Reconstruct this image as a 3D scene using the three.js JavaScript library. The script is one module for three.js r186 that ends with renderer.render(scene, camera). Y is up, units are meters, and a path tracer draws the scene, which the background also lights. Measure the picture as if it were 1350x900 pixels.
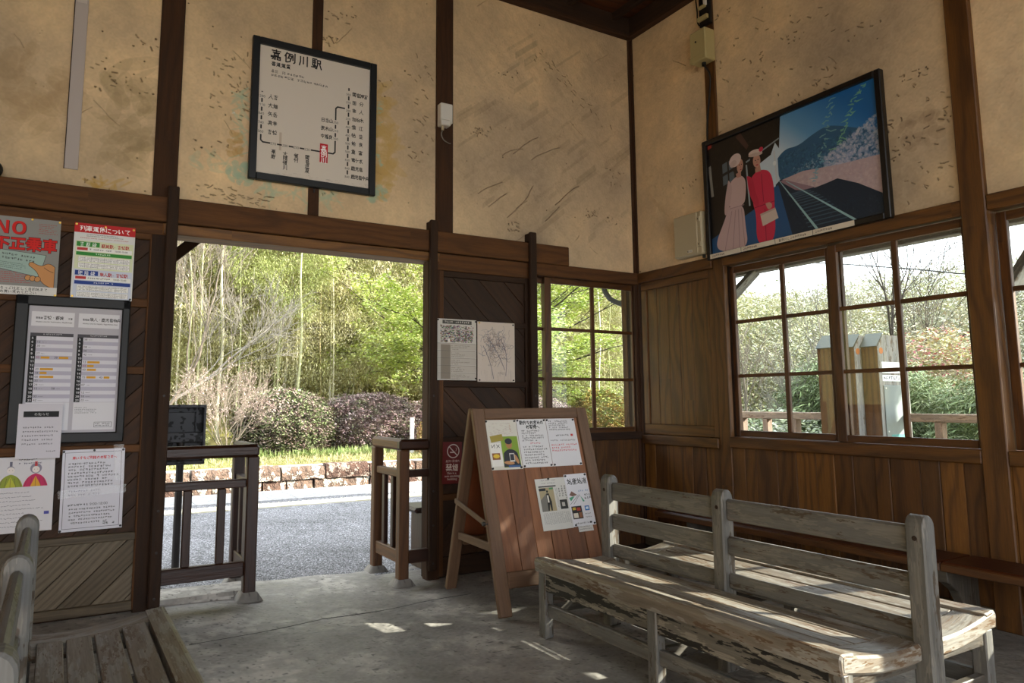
import * as THREE from 'three';
import { mergeGeometries } from 'three/addons/utils/BufferGeometryUtils.js';

// ---------------------------------------------------------------- camera, sky, sun, exposure
const scene = new THREE.Scene();
const camera = new THREE.PerspectiveCamera(2 * Math.atan(450 / 952.31) * 180 / Math.PI, 1350 / 900, 0.05, 200);
{
  const p = -0.1212, r = -0.0045, yw = 0.5232;               // pitch, roll, yaw of the lens
  const cp = Math.cos(p), sp = Math.sin(p), cr = Math.cos(r), sr = Math.sin(r), cy = Math.cos(yw), sy = Math.sin(yw);
  const base = new THREE.Matrix3().set(cy, 0, sy, 0, -1, 0, sy, 0, -cy);
  const rx = new THREE.Matrix3().set(1, 0, 0, 0, cp, -sp, 0, sp, cp);
  const rz = new THREE.Matrix3().set(cr, -sr, 0, sr, cr, 0, 0, 0, 1);
  const e = rz.multiply(rx).multiply(base).transpose().elements; // columns of the transpose: right, down, forward come out as rows
  const m = new THREE.Matrix4().makeBasis(
    new THREE.Vector3(e[0], e[1], e[2]), new THREE.Vector3(-e[3], -e[4], -e[5]), new THREE.Vector3(-e[6], -e[7], -e[8]));
  camera.quaternion.setFromRotationMatrix(m);
  camera.position.set(-4.171, 1.16, 4.664);
  camera.setViewOffset(1350, 900, 32.15, 37.15, 1350, 900);
}
const SKY = 1.9, SUN = 8.5, EXPOSURE = 2.65;
scene.background = new THREE.Color().setRGB(0.91 * SKY, 0.97 * SKY, 1.04 * SKY);
const sun = new THREE.DirectionalLight(new THREE.Color().setRGB(1, 0.93, 0.8), SUN);
const SUNDIR = new THREE.Vector3(1, 0.6, 0.74).normalize();
sun.position.copy(SUNDIR).multiplyScalar(30); scene.add(sun); scene.add(sun.target);
sun.castShadow = true; sun.shadow.mapSize.set(4096, 4096);
Object.assign(sun.shadow.camera, { left: -16, right: 16, top: 16, bottom: -16, near: 1, far: 80 });
const renderer = new THREE.WebGLRenderer({ antialias: true });
renderer.toneMapping = THREE.LinearToneMapping; renderer.toneMappingExposure = EXPOSURE;
renderer.shadowMap.enabled = true;

// ---------------------------------------------------------------- helpers
function rng(seed) { let a = seed >>> 0; return () => { a = (a + 0x6D2B79F5) | 0; let t = Math.imul(a ^ (a >>> 15), 1 | a); t = (t + Math.imul(t ^ (t >>> 7), 61 | t)) ^ t; return ((t ^ (t >>> 14)) >>> 0) / 4294967296; }; }
const used = {};
function numbered(n) { if (!(n in used)) { used[n] = 0; return n; } used[n]++; return n + '_' + String(used[n]).padStart(3, '0'); }
function tag(o, label, category, group, kind) { o.userData.label = label; if (category) o.userData.category = category; if (group) o.userData.group = group; if (kind) o.userData.kind = kind; return o; }
function thing(name, label, category, pos = [0, 0, 0], turn = 0, group) {
  const o = new THREE.Group(); o.name = numbered(name); o.position.set(...pos); o.rotation.y = turn; scene.add(o);
  return tag(o, label, category, group);
}
function struct(name, label, pos = [0, 0, 0]) { const o = new THREE.Group(); o.name = numbered(name); o.position.set(...pos); scene.add(o); o.userData.kind = 'structure'; o.userData.label = label; o.userData.category = name.replace(/_.*/, ''); return o; }
function mesh(name, geo, mat, parent, pos, rot) {
  const m = new THREE.Mesh(geo, mat); m.name = name; if (pos) m.position.set(...pos); if (rot) m.rotation.set(...rot);
  m.castShadow = m.receiveShadow = true; (parent || scene).add(m); return m;
}
function copy(o, pos, turn, label) { const c = o.clone(); c.userData = { ...o.userData }; c.name = numbered(o.name.replace(/_\d+$/, '')); c.position.set(...pos); c.rotation.y = turn; if (label) c.userData.label = label; scene.add(c); return c; }

// a box with chamfered edges, texture coordinates in metres with the grain along the longest side
const boxCache = new Map(); let variant = 0;
function cbox(w, h, d, c = 0.003, g) {
  g = g ?? (w >= h && w >= d ? 0 : h >= d ? 1 : 2);
  const key = [w, h, d, c, g].map((v) => v.toFixed(4)).join() + ',' + (variant = (variant + 1) % 5);
  if (boxCache.has(key)) return boxCache.get(key);
  const R = rng(key.length * 7919 + variant * 104729 + Math.round((w * 3 + h * 5 + d * 7) * 1e4)), ou = R() * 4, ov = R() * 4;
  const H = [w / 2, h / 2, d / 2]; c = Math.min(c, H[0] * 0.9, H[1] * 0.9, H[2] * 0.9);
  const pos = [], uv = [];
  const V = (s, ax) => H.map((v, i) => s[i] * (i === ax ? v : v - c));
  function poly(pts, n) {
    const a = new THREE.Vector3().subVectors(new THREE.Vector3(...pts[1]), new THREE.Vector3(...pts[0])), b = new THREE.Vector3().subVectors(new THREE.Vector3(...pts[2]), new THREE.Vector3(...pts[0]));
    if (a.cross(b).dot(new THREE.Vector3(...n)) < 0) pts.reverse();
    const ax = n.map(Math.abs), k = ax[0] >= ax[1] && ax[0] >= ax[2] ? 0 : ax[1] >= ax[2] ? 1 : 2;
    const rest = [0, 1, 2].filter((i) => i !== k), iu = rest.includes(g) ? g : rest[0], iv = rest.find((i) => i !== iu);
    for (let t = 1; t + 1 < pts.length; t++) for (const p of [pts[0], pts[t], pts[t + 1]]) { pos.push(...p); uv.push(p[iu] + ou, p[iv] + ov + k * 0.37); }
  }
  for (let ax = 0; ax < 3; ax++) for (const sg of [-1, 1]) {
    const o = [0, 1, 2].filter((i) => i !== ax), n = [0, 0, 0]; n[ax] = sg;
    poly([[-1, -1], [1, -1], [1, 1], [-1, 1]].map(([a, b]) => { const s = [0, 0, 0]; s[ax] = sg; s[o[0]] = a; s[o[1]] = b; return V(s, ax); }), n);
  }
  for (let ax = 0; ax < 3; ax++) { const [a, b] = [0, 1, 2].filter((i) => i !== ax);
    for (const sa of [-1, 1]) for (const sb of [-1, 1]) { const n = [0, 0, 0]; n[a] = sa; n[b] = sb * 0.99; const S = (e) => { const s = [0, 0, 0]; s[ax] = e; s[a] = sa; s[b] = sb; return s; };
      poly([V(S(-1), a), V(S(1), a), V(S(1), b), V(S(-1), b)], n); } }
  for (const x of [-1, 1]) for (const y of [-1, 1]) for (const z of [-1, 1]) poly([V([x, y, z], 0), V([x, y, z], 1), V([x, y, z], 2)], [x, y * 0.9, z * 0.8]);
  const geo = new THREE.BufferGeometry(); geo.setAttribute('position', new THREE.Float32BufferAttribute(pos, 3)); geo.setAttribute('uv', new THREE.Float32BufferAttribute(uv, 2)); geo.computeVertexNormals();
  boxCache.set(key, geo); return geo;
}
// box given by its bounds
function bx(name, x0, x1, y0, y1, z0, z1, mat, parent, c = 0.003, g) {
  return mesh(name, cbox(Math.abs(x1 - x0), Math.abs(y1 - y0), Math.abs(z1 - z0), c, g), mat, parent, [(x0 + x1) / 2, (y0 + y1) / 2, (z0 + z1) / 2]);
}
// bar between two points with a rectangular section
function bar(name, a, b, w, t, mat, parent, c = 0.003, up = [0, 1, 0]) {
  const A = new THREE.Vector3(...a), B = new THREE.Vector3(...b), L = A.distanceTo(B), m = mesh(name, cbox(t, L, w, c, 1), mat, parent);
  const y = B.clone().sub(A).normalize(), z = new THREE.Vector3(...up); z.addScaledVector(y, -z.dot(y)).normalize(); const x = new THREE.Vector3().crossVectors(y, z);
  m.quaternion.setFromRotationMatrix(new THREE.Matrix4().makeBasis(x, y, z)); m.position.copy(A.add(B).multiplyScalar(0.5)); return m;
}
// extrude an outline given in (a, b); axis tells which world axis is the depth
function slab(pts, depth, bevel = 0.002) {
  const s = new THREE.Shape(pts.map((p) => new THREE.Vector2(...p)));
  const g = new THREE.ExtrudeGeometry(s, { depth: Math.max(depth - 2 * bevel, 0.0005), bevelEnabled: bevel > 0, bevelThickness: bevel, bevelSize: bevel, bevelOffset: -bevel, bevelSegments: 1, curveSegments: 6 });
  g.translate(0, 0, bevel); return g;
}
function tube(pts, r, sides = 6, seg) { const c = new THREE.CatmullRomCurve3(pts.map((p) => new THREE.Vector3(...p))); return new THREE.TubeGeometry(c, seg ?? pts.length * 4, r, sides, false); }
function worldUV(geo, fu, fv) { const p = geo.attributes.position, u = new Float32Array(p.count * 2); for (let i = 0; i < p.count; i++) { u[2 * i] = fu(p.getX(i), p.getY(i), p.getZ(i)); u[2 * i + 1] = fv(p.getX(i), p.getY(i), p.getZ(i)); } geo.setAttribute('uv', new THREE.BufferAttribute(u, 2)); return geo; }

// ---------------------------------------------------------------- noise and textures
function lattice(seed, n = 256) { const R = rng(seed), a = new Float32Array(n * n); for (let i = 0; i < a.length; i++) a[i] = R(); return a; }
const LAT = lattice(11);
function vn(x, y, px, py) {           // value noise that repeats after px, py cells (at most 256)
  const xi = Math.floor(x), yi = Math.floor(y); let fx = x - xi, fy = y - yi; fx = fx * fx * (3 - 2 * fx); fy = fy * fy * (3 - 2 * fy);
  const w = (v, p) => ((v % p) + p) % p, x0 = w(xi, px), x1 = w(xi + 1, px), y0 = w(yi, py) * 256, y1 = w(yi + 1, py) * 256;
  return (LAT[(y0 + x0) & 65535] * (1 - fx) + LAT[(y0 + x1) & 65535] * fx) * (1 - fy) + (LAT[(y1 + x0) & 65535] * (1 - fx) + LAT[(y1 + x1) & 65535] * fx) * fy;
}
const clamp = (v) => Math.max(0, Math.min(1, v)), sm = (a, b, v) => { const t = clamp((v - a) / (b - a)); return t * t * (3 - 2 * t); };
function dataTex(w, h, fn, srgb = true) {
  const d = new Uint8Array(w * h * 4), o = [0, 0, 0];
  for (let y = 0; y < h; y++) for (let x = 0; x < w; x++) { fn(x / w, y / h, o, x, y); const i = (y * w + x) * 4; d[i] = clamp(o[0]) * 255; d[i + 1] = clamp(o[1]) * 255; d[i + 2] = clamp(o[2]) * 255; d[i + 3] = 255; }
  const t = new THREE.DataTexture(d, w, h); t.magFilter = THREE.LinearFilter; t.minFilter = THREE.LinearMipmapLinearFilter; t.generateMipmaps = true; t.wrapS = t.wrapT = THREE.RepeatWrapping; t.colorSpace = srgb ? THREE.SRGBColorSpace : THREE.NoColorSpace; t.needsUpdate = true; return t;
}
const hex = (c) => [(c >> 16 & 255) / 255, (c >> 8 & 255) / 255, (c & 255) / 255];
// timber: 2 m along the grain, 0.6 m across
function woodTex(seed, light, dark, o = {}) {
  const { rings = 14, fine = 0.35, ringAmt = 0.45, mott = 0.3, wear = null, wearAmt = 0, wear2 = null, wear2Amt = 0 } = o, A = hex(light), B = hex(dark), W = wear && hex(wear), W2 = wear2 && hex(wear2), s = seed * 13.7;
  const t = dataTex(1024, 512, (u, v, c) => {
    const warp = (vn(u * 3 + s, v * 4, 256, 4) - 0.5) * 2.4 + (vn(u * 9 + s, v * 9, 256, 9) - 0.5) * 0.7;
    const ring = Math.pow(0.5 + 0.5 * Math.sin(6.2832 * (v * rings + warp)), 2.2);
    const fi = vn(u * 16 + s * 3, v * 200, 256, 200) * 0.6 + vn(u * 60 + s, v * 128, 256, 128) * 0.4;
    const mo = vn(u * 4 + s, v * 5, 4 + 0 * 1, 5) * 0.6 + vn(u * 12, v * 7, 12, 7) * 0.4;
    const k = clamp(ring * ringAmt + (fi - 0.3) * fine + (mo - 0.35) * mott);
    for (let i = 0; i < 3; i++) c[i] = A[i] + (B[i] - A[i]) * k;
    if (W) { const n = vn(u * 14, v * 20, 14, 20) * 0.5 + vn(u * 40, v * 60, 40, 60) * 0.3 + vn(u * 120, v * 180, 120, 180) * 0.2, q = sm(0.62 - wearAmt * 0.3, 0.68 - wearAmt * 0.3, n); for (let i = 0; i < 3; i++) c[i] += (W[i] * (0.85 + 0.3 * fi) - c[i]) * q * 0.85; }
    if (W2) { const n = vn(u * 10 + 0.5, v * 26, 10, 26) * 0.5 + vn(u * 50, v * 90, 50, 90) * 0.32 + vn(u * 160, v * 240, 160, 240) * 0.18, q = sm(0.72 - wear2Amt * 0.3, 0.755 - wear2Amt * 0.3, n); for (let i = 0; i < 3; i++) c[i] += (W2[i] - c[i]) * q * 0.95; }
  });
  t.repeat.set(0.5, 1 / 0.6); return t;
}
const std = (o) => new THREE.MeshStandardMaterial(o);
const lin = (r, g, b) => new THREE.Color().setRGB(r, g, b);
const T = {
  dark: woodTex(1, 0x73532f, 0x3d2913, { rings: 9, ringAmt: 0.3, fine: 0.4 }),
  warm: woodTex(2, 0x946c32, 0x4e3315, { rings: 8, ringAmt: 0.42, fine: 0.4 }),
  grey: woodTex(3, 0x888785, 0x57534c, { rings: 10, ringAmt: 0.22, fine: 0.4, mott: 0.45, wear: 0x938f88, wearAmt: 0.3, wear2: 0x5f5142, wear2Amt: 0.16 }),
  peel: woodTex(4, 0x8c8a86, 0x605d57, { rings: 10, ringAmt: 0.25, wear: 0xaaa8a2, wearAmt: 0.45, wear2: 0x1d1a18, wear2Amt: 0.72 }),
  tan: woodTex(5, 0x966644, 0x664229, { rings: 7, ringAmt: 0.3 }),
  seat: woodTex(8, 0x8c8174, 0x5d5246, { rings: 9, ringAmt: 0.25, fine: 0.45, mott: 0.4, wear: 0x97938c, wearAmt: 0.3, wear2: 0x67503a, wear2Amt: 0.18 }),
  frame: woodTex(7, 0x947a63, 0x66503f, { rings: 8, ringAmt: 0.25, fine: 0.4 }),
  diag: woodTex(6, 0x837a6a, 0x544c3f, { rings: 18, fine: 0.6 }),
};
// fine relief shared by the timbers
const woodBump = dataTex(512, 256, (u, v, c) => { c[0] = c[1] = c[2] = vn(u * 12, v * 120, 12, 120) * 0.6 + vn(u * 60, v * 240, 60, 240) * 0.4; }, false); woodBump.repeat.set(0.5, 1 / 0.6);
const wood = (t, color = 0xffffff, roughness = 0.62, bump = 0.0012) => std({ map: t, color, roughness, bumpMap: woodBump, bumpScale: bump });
const M = {
  post: wood(T.dark, 0x987f5a, 0.85), beam: wood(T.dark, 0xd6ba88, 0.8), dark: wood(T.dark, 0x78664a, 0.85), lintel: wood(T.warm, 0xd8c8b4, 0.6),
  warm: [wood(T.warm, 0xc4b298), wood(T.warm, 0xa8947c), wood(T.warm, 0xd8c4a6), wood(T.dark, 0xd0bc98)],
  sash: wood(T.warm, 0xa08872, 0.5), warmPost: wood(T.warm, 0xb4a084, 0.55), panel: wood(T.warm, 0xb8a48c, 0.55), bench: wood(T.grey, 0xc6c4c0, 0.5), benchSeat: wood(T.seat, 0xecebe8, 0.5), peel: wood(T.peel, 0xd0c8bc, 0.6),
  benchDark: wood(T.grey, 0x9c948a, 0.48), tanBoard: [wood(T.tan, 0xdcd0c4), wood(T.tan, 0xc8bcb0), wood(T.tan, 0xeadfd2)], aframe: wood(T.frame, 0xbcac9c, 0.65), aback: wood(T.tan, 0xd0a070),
  diag: [wood(T.diag, 0xd8d0c4, 0.7), wood(T.diag, 0xc0b6a8, 0.7), wood(T.diag, 0xe8e0d6, 0.7)], diagDark: [wood(T.dark, 0x8a7862, 0.75), wood(T.dark, 0x786854, 0.75), wood(T.dark, 0x9a866e, 0.75)],
  gate: wood(T.dark, 0x806050, 0.45), gateWorn: wood(T.dark, 0xd4b898, 0.55), redBench: wood(T.dark, 0xa06448, 0.4),
  ceil: wood(T.warm, 0x9c7454, 0.7), outWood: wood(T.warm, 0xa89a8c, 0.75), outGrey: wood(T.grey, 0xffffff, 0.75), rail: wood(T.grey, 0xffdcc4, 0.7), railPost: wood(T.grey, 0xf4cdb4, 0.7),
  black: std({ color: 0x060607, roughness: 0.55 }), blackFrame: std({ color: 0x101418, roughness: 0.45 }), pin: std({ color: 0x0a0a0a, roughness: 0.4 }), brass: std({ color: 0xc9a24a, roughness: 0.35, metalness: 0.8 }),
  plasticWhite: std({ color: 0xd8d6cf, roughness: 0.45 }), plasticCream: std({ color: 0xb5a878, roughness: 0.5 }), plasticBeige: std({ color: 0xb7a98a, roughness: 0.5 }), cable: std({ color: 0x171512, roughness: 0.6 }), greyCable: std({ color: 0x7b776f, roughness: 0.6 }),
  iron: std({ color: 0x3a3634, roughness: 0.5, metalness: 0.6 }), glass: new THREE.MeshPhysicalMaterial({ color: 0xf4f7f6, transmission: 1, thickness: 0, roughness: 0.02, ior: 1.25 }),
  paperEdge: std({ color: 0xe8e4dc, roughness: 0.8 }),
};

// ---------------------------------------------------------------- plaster, concrete, asphalt
function canvas(w, h) { const c = document.createElement('canvas'); c.width = w; c.height = h; return c; }
function canvasTex(c, srgb = true) { const t = new THREE.CanvasTexture(c); t.colorSpace = srgb ? THREE.SRGBColorSpace : THREE.NoColorSpace; t.wrapS = t.wrapT = THREE.RepeatWrapping; t.anisotropy = 8; return t; }
function plasterMat(seed, Wm, Hm, marks) {
  const w = 2048, h = Math.round(2048 * Hm / Wm * 1.1), c = canvas(w, h), g = c.getContext('2d'), b = canvas(w, h), gb = b.getContext('2d'), R = rng(seed);
  const im = g.createImageData(w, h), ib = gb.createImageData(w, h), s = seed * 3.1;
  for (let y = 0; y < h; y++) for (let x = 0; x < w; x++) {
    const X = x / w * Wm, Y = y / h * Hm, i = (y * w + x) * 4;
    const big = vn(X * 1.3 + s, Y * 1.3 + s, 256, 256), mid = vn(X * 5 + s, Y * 5, 256, 256), fi = vn(X * 22 + s, Y * 22, 256, 256), gr = vn(X * 90, Y * 90 + s, 256, 256), tr = vn((X + Y) * 3 + s, (X - Y) * 16, 256, 256);
    const k = 0.9 + (big - 0.5) * 0.22 + (mid - 0.5) * 0.12 + (fi - 0.5) * 0.05 + (gr - 0.5) * 0.05, warm = (mid - 0.5) * 0.05 + (big - 0.5) * 0.06;
    im.data[i] = 226 * k * (1 + warm * 0.2); im.data[i + 1] = 199 * k; im.data[i + 2] = 161 * k * (1 - warm * 0.7); im.data[i + 3] = 255;
    const q = 128 + (mid - 0.5) * 70 + (fi - 0.5) * 40 + (gr - 0.5) * 16 + (tr - 0.5) * 46; ib.data[i] = ib.data[i + 1] = ib.data[i + 2] = q; ib.data[i + 3] = 255;
  }
  g.putImageData(im, 0, 0); gb.putImageData(ib, 0, 0);
  const px = (x) => x / Wm * w, py = (y) => (1 - y / Hm) * h;
  const both = (fn) => { fn(g, false); fn(gb, true); };
  function crack(x, y, len, a, wd = 1.2, dark = 0.6) {
    const pts = [[px(x), py(y)]]; for (let k = 0; k < 5; k++) { x += Math.cos(a) * len / 5; y += Math.sin(a) * len / 5; a += (R() - 0.5) * 0.4; pts.push([px(x), py(y)]); }
    both((q, bump) => { q.strokeStyle = bump ? 'rgba(10,10,10,0.9)' : `rgba(66,50,34,${dark})`; q.lineWidth = wd * (bump ? 1.1 : 0.62); q.lineCap = 'round'; q.beginPath(); pts.forEach((p, i) => i ? q.lineTo(...p) : q.moveTo(...p)); q.stroke(); });
  }
  function pit(x, y, r, dark = 0.7) { const sx = 0.6 + R() * 0.8, an = R() * 3; both((q, bump) => { q.fillStyle = bump ? 'rgba(0,0,0,0.9)' : `rgba(52,38,24,${dark})`; q.beginPath(); q.ellipse(px(x), py(y), r * w / Wm * sx, r * w / Wm, an, 0, 7); q.fill(); }); }
  function blot(x, y, rx, ry, col, n = 14) { for (let k = 0; k < n; k++) { g.fillStyle = col; const a = R() * 6.3, d = Math.sqrt(R()); g.beginPath(); g.ellipse(px(x + Math.cos(a) * rx * d), py(y + Math.sin(a) * ry * d), rx * w / Wm * (0.12 + R() * 0.3), ry * w / Wm * (0.12 + R() * 0.3), R() * 3, 0, 7); g.fill(); } }
  // scattered nicks and nail holes in loose clusters
  for (let k = 0; k < 60; k++) { const cx = R() * Wm, cy = R() * Hm, n = 4 + R() * 9, sp = 0.04 + R() * 0.12; for (let j = 0; j < n; j++) { const x = cx + (R() - 0.5) * sp * 2, y = cy + (R() - 0.5) * sp; R() < 0.6 ? crack(x, y, 0.008 + R() * 0.02, -0.6 + (R() - 0.5) * 1.6, 1 + R() * 1.5, 0.35 + R() * 0.3) : pit(x, y, 0.002 + R() * 0.004, 0.4 + R() * 0.3); } }
  for (let k = 0; k < 160; k++) pit(R() * Wm, R() * Hm, 0.0015 + R() * 0.0028, 0.7);
  for (let k = 0; k < 30; k++) crack(R() * Wm, R() * Hm, 0.05 + R() * 0.14, (R() < 0.5 ? 0.75 : -0.7) + (R() - 0.5) * 0.3, 0.8, 0.4);
  marks?.({ crack, pit, blot, R, g, px, py });
  const map = canvasTex(c), bm = canvasTex(b, false);
  return std({ map, bumpMap: bm, bumpScale: 0.02, roughness: 0.93 });
}
const FX = 7.2, PY = 2.0, PH = 2.6;
M.plasterFront = plasterMat(21, FX, PH, ({ crack, blot, R, g, px, py }) => {
  const X = (x) => x + FX, Y = (y) => y - PY;
  // lath marks: grey diagonal streaks and cracks in the right bay
  for (let k = 0; k < 60; k++) { const x = -1.7 + R() * 1.5, y = 2.5 + R() * 1.4, n = Math.round(4 + R() * 6); for (let j = 0; j < n; j++) blot(X(x + j * 0.028), Y(y + j * 0.023), 0.024, 0.012, `rgba(112,98,76,${0.09 + R() * 0.07})`, 4); }
  for (let k = 0; k < 46; k++) { const x = X(-1.75 + R() * 1.6), y = Y(2.45 + R() * 1.5), L = 0.1 + R() * 0.3, wd = 0.018 + R() * 0.03, ca = Math.cos(0.66), sa = Math.sin(0.66); g.fillStyle = `rgba(96,86,66,${0.05 + R() * 0.12})`; g.beginPath(); [[0, 0], [L, 0], [L + 0.02, wd], [0.03, wd]].forEach(([a, b], i) => { const q = [px(x + a * ca - b * sa), py(y + a * sa + b * ca)]; i ? g.lineTo(...q) : g.moveTo(...q); }); g.fill(); }
  for (let k = 0; k < 9; k++) crack(X(-1.72 + R() * 0.9), Y(2.55 + R() * 0.6), 0.12 + R() * 0.2, 0.68, 1.3, 0.55);
  for (let k = 0; k < 30; k++) { const t = R(); crack(X(-1.05 + t * 0.75 + (R() - 0.5) * 0.12), Y(4.02 - t * 0.5 + (R() - 0.5) * 0.12), 0.012 + R() * 0.03, -0.7 + (R() - 0.5), 1.6, 0.5); }
  // flaked mint and ochre undercoats round the route board
  blot(X(-2.36), Y(3.02), 0.1, 0.42, 'rgba(196,160,98,0.30)', 60); blot(X(-2.34), Y(2.68), 0.07, 0.12, 'rgba(200,165,100,0.35)', 26);
  blot(X(-2.38), Y(2.62), 0.08, 0.07, 'rgba(166,186,160,0.5)', 22); blot(X(-2.36), Y(2.85), 0.03, 0.05, 'rgba(166,190,166,0.5)', 10); blot(X(-2.37), Y(3.22), 0.02, 0.1, 'rgba(166,186,160,0.4)', 14);
  blot(X(-3.3), Y(2.62), 0.09, 0.08, 'rgba(166,188,162,0.5)', 24); blot(X(-3.31), Y(2.95), 0.03, 0.22, 'rgba(166,188,162,0.35)', 24); blot(X(-3.34), Y(2.8), 0.06, 0.09, 'rgba(190,150,90,0.4)', 16); blot(X(-3.5), Y(2.66), 0.14, 0.06, 'rgba(170,186,158,0.22)', 16);
  blot(X(-2.95), Y(2.53), 0.3, 0.04, 'rgba(172,190,164,0.3)', 26); blot(X(-3.36), Y(3.0), 0.012, 0.012, 'rgba(225,225,220,0.9)', 6);
  for (let k = 0; k < 50; k++) crack(X(-3.55 + R() * 0.35), Y(2.95 + R() * 0.5), 0.008 + R() * 0.018, -0.5 + (R() - 0.5) * 2, 1.6, 0.5);
  for (let k = 0; k < 40; k++) crack(X(-3.6 + R() * 0.5), Y(2.41 + R() * 0.1), 0.012 + R() * 0.025, (R() - 0.5) * 0.8, 1.5, 0.6);
  for (let k = 0; k < 26; k++) crack(X(-2.1 + R() * 0.2), Y(3.05 + R() * 0.7), 0.01 + R() * 0.022, -0.6 + (R() - 0.5), 1.6, 0.5);
  blot(X(-4.05), Y(2.43), 0.12, 0.03, 'rgba(190,150,70,0.35)', 14); blot(X(-4.4), Y(2.9), 0.2, 0.3, 'rgba(150,125,92,0.12)', 40); blot(X(-3.95), Y(2.9), 0.14, 0.35, 'rgba(130,108,80,0.12)', 40);
});
M.plasterRight = plasterMat(33, FX, PH, ({ crack, blot, R }) => {
  for (let k = 0; k < 50; k++) crack(0.95 + R() * 1.2, 1.0 + R() * 1.1 - 0.2, 0.01 + R() * 0.02, -0.5 + (R() - 0.5) * 1.4, 1.5, 0.5);
  for (let k = 0; k < 30; k++) crack(2.3 + R() * 0.3, 0.3 + R() * 0.7, 0.01 + R() * 0.018, -0.5 + (R() - 0.5) * 1.4, 1.5, 0.5);
  blot(2.45, 0.7, 0.14, 0.1, 'rgba(120,98,70,0.14)', 20); blot(0.78, 1.85, 0.06, 0.12, 'rgba(96,66,36,0.10)', 30);
});
M.plasterPlain = std({ color: 0xcdb797, roughness: 0.95 });
const concreteTex = dataTex(1024, 1024, (u, v, c) => {
  const b = vn(u * 5, v * 5, 5, 5), m = vn(u * 17, v * 17, 17, 17), f = vn(u * 70, v * 70, 70, 70), g = vn(u * 256, v * 256, 256, 256), sp = vn(u * 200 + 0.3, v * 200, 200, 200);
  let k = 0.54 + (b - 0.5) * 0.16 + (m - 0.5) * 0.12 + (f - 0.5) * 0.07 + (g - 0.5) * 0.06; if (sp > 0.78) k -= (sp - 0.78) * 1.7 * (m + 0.1); if (sp < 0.06) k += 0.12 * m; const wz = sm(0.55, 0.75, m * 0.6 + f * 0.4) * 0.07; k += wz;
  c[0] = k * 1.03; c[1] = k; c[2] = k * 0.955;
}); concreteTex.repeat.set(0.3, 0.3);
const concreteRough = dataTex(512, 512, (u, v, c) => { const m = vn(u * 9, v * 9, 9, 9) * 0.6 + vn(u * 40, v * 40, 40, 40) * 0.4; c[0] = c[1] = c[2] = 0.42 + m * 0.45; }, false); concreteRough.repeat.set(0.3, 0.3);
const concreteBump = dataTex(512, 512, (u, v, c) => { c[0] = c[1] = c[2] = vn(u * 14, v * 14, 14, 14) * 0.5 + vn(u * 60, v * 60, 60, 60) * 0.3 + vn(u * 200, v * 200, 200, 200) * 0.2; }, false); concreteBump.repeat.set(0.3, 0.3);
M.floor = std({ map: concreteTex, roughness: 0.9, roughnessMap: concreteRough, bumpMap: concreteBump, bumpScale: 0.012 });
M.concrete = std({ map: concreteTex, color: 0xffffff, roughness: 0.9, bumpMap: concreteBump, bumpScale: 0.01 });
const asphaltTex = dataTex(1024, 1024, (u, v, c) => {
  const g = vn(u * 256, v * 256, 256, 256), h = vn(u * 230 + 0.4, v * 230 + 0.7, 230, 230), m = vn(u * 12, v * 12, 12, 12), b = vn(u * 4, v * 4, 4, 4);
  let k = 0.41 + (g - 0.5) * 0.38 + (h - 0.5) * 0.3 + (m - 0.5) * 0.06 + (b - 0.5) * 0.06; if (g > 0.8) k += 0.12; c[0] = k; c[1] = k; c[2] = k * 1.03;
}); asphaltTex.repeat.set(0.6, 0.6);
const asphaltBump = dataTex(512, 512, (u, v, c) => { c[0] = c[1] = c[2] = vn(u * 200, v * 200, 200, 200); }, false); asphaltBump.repeat.set(0.9, 0.9);
M.asphalt = std({ map: asphaltTex, roughness: 0.9, bumpMap: asphaltBump, bumpScale: 0.006 });

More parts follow.
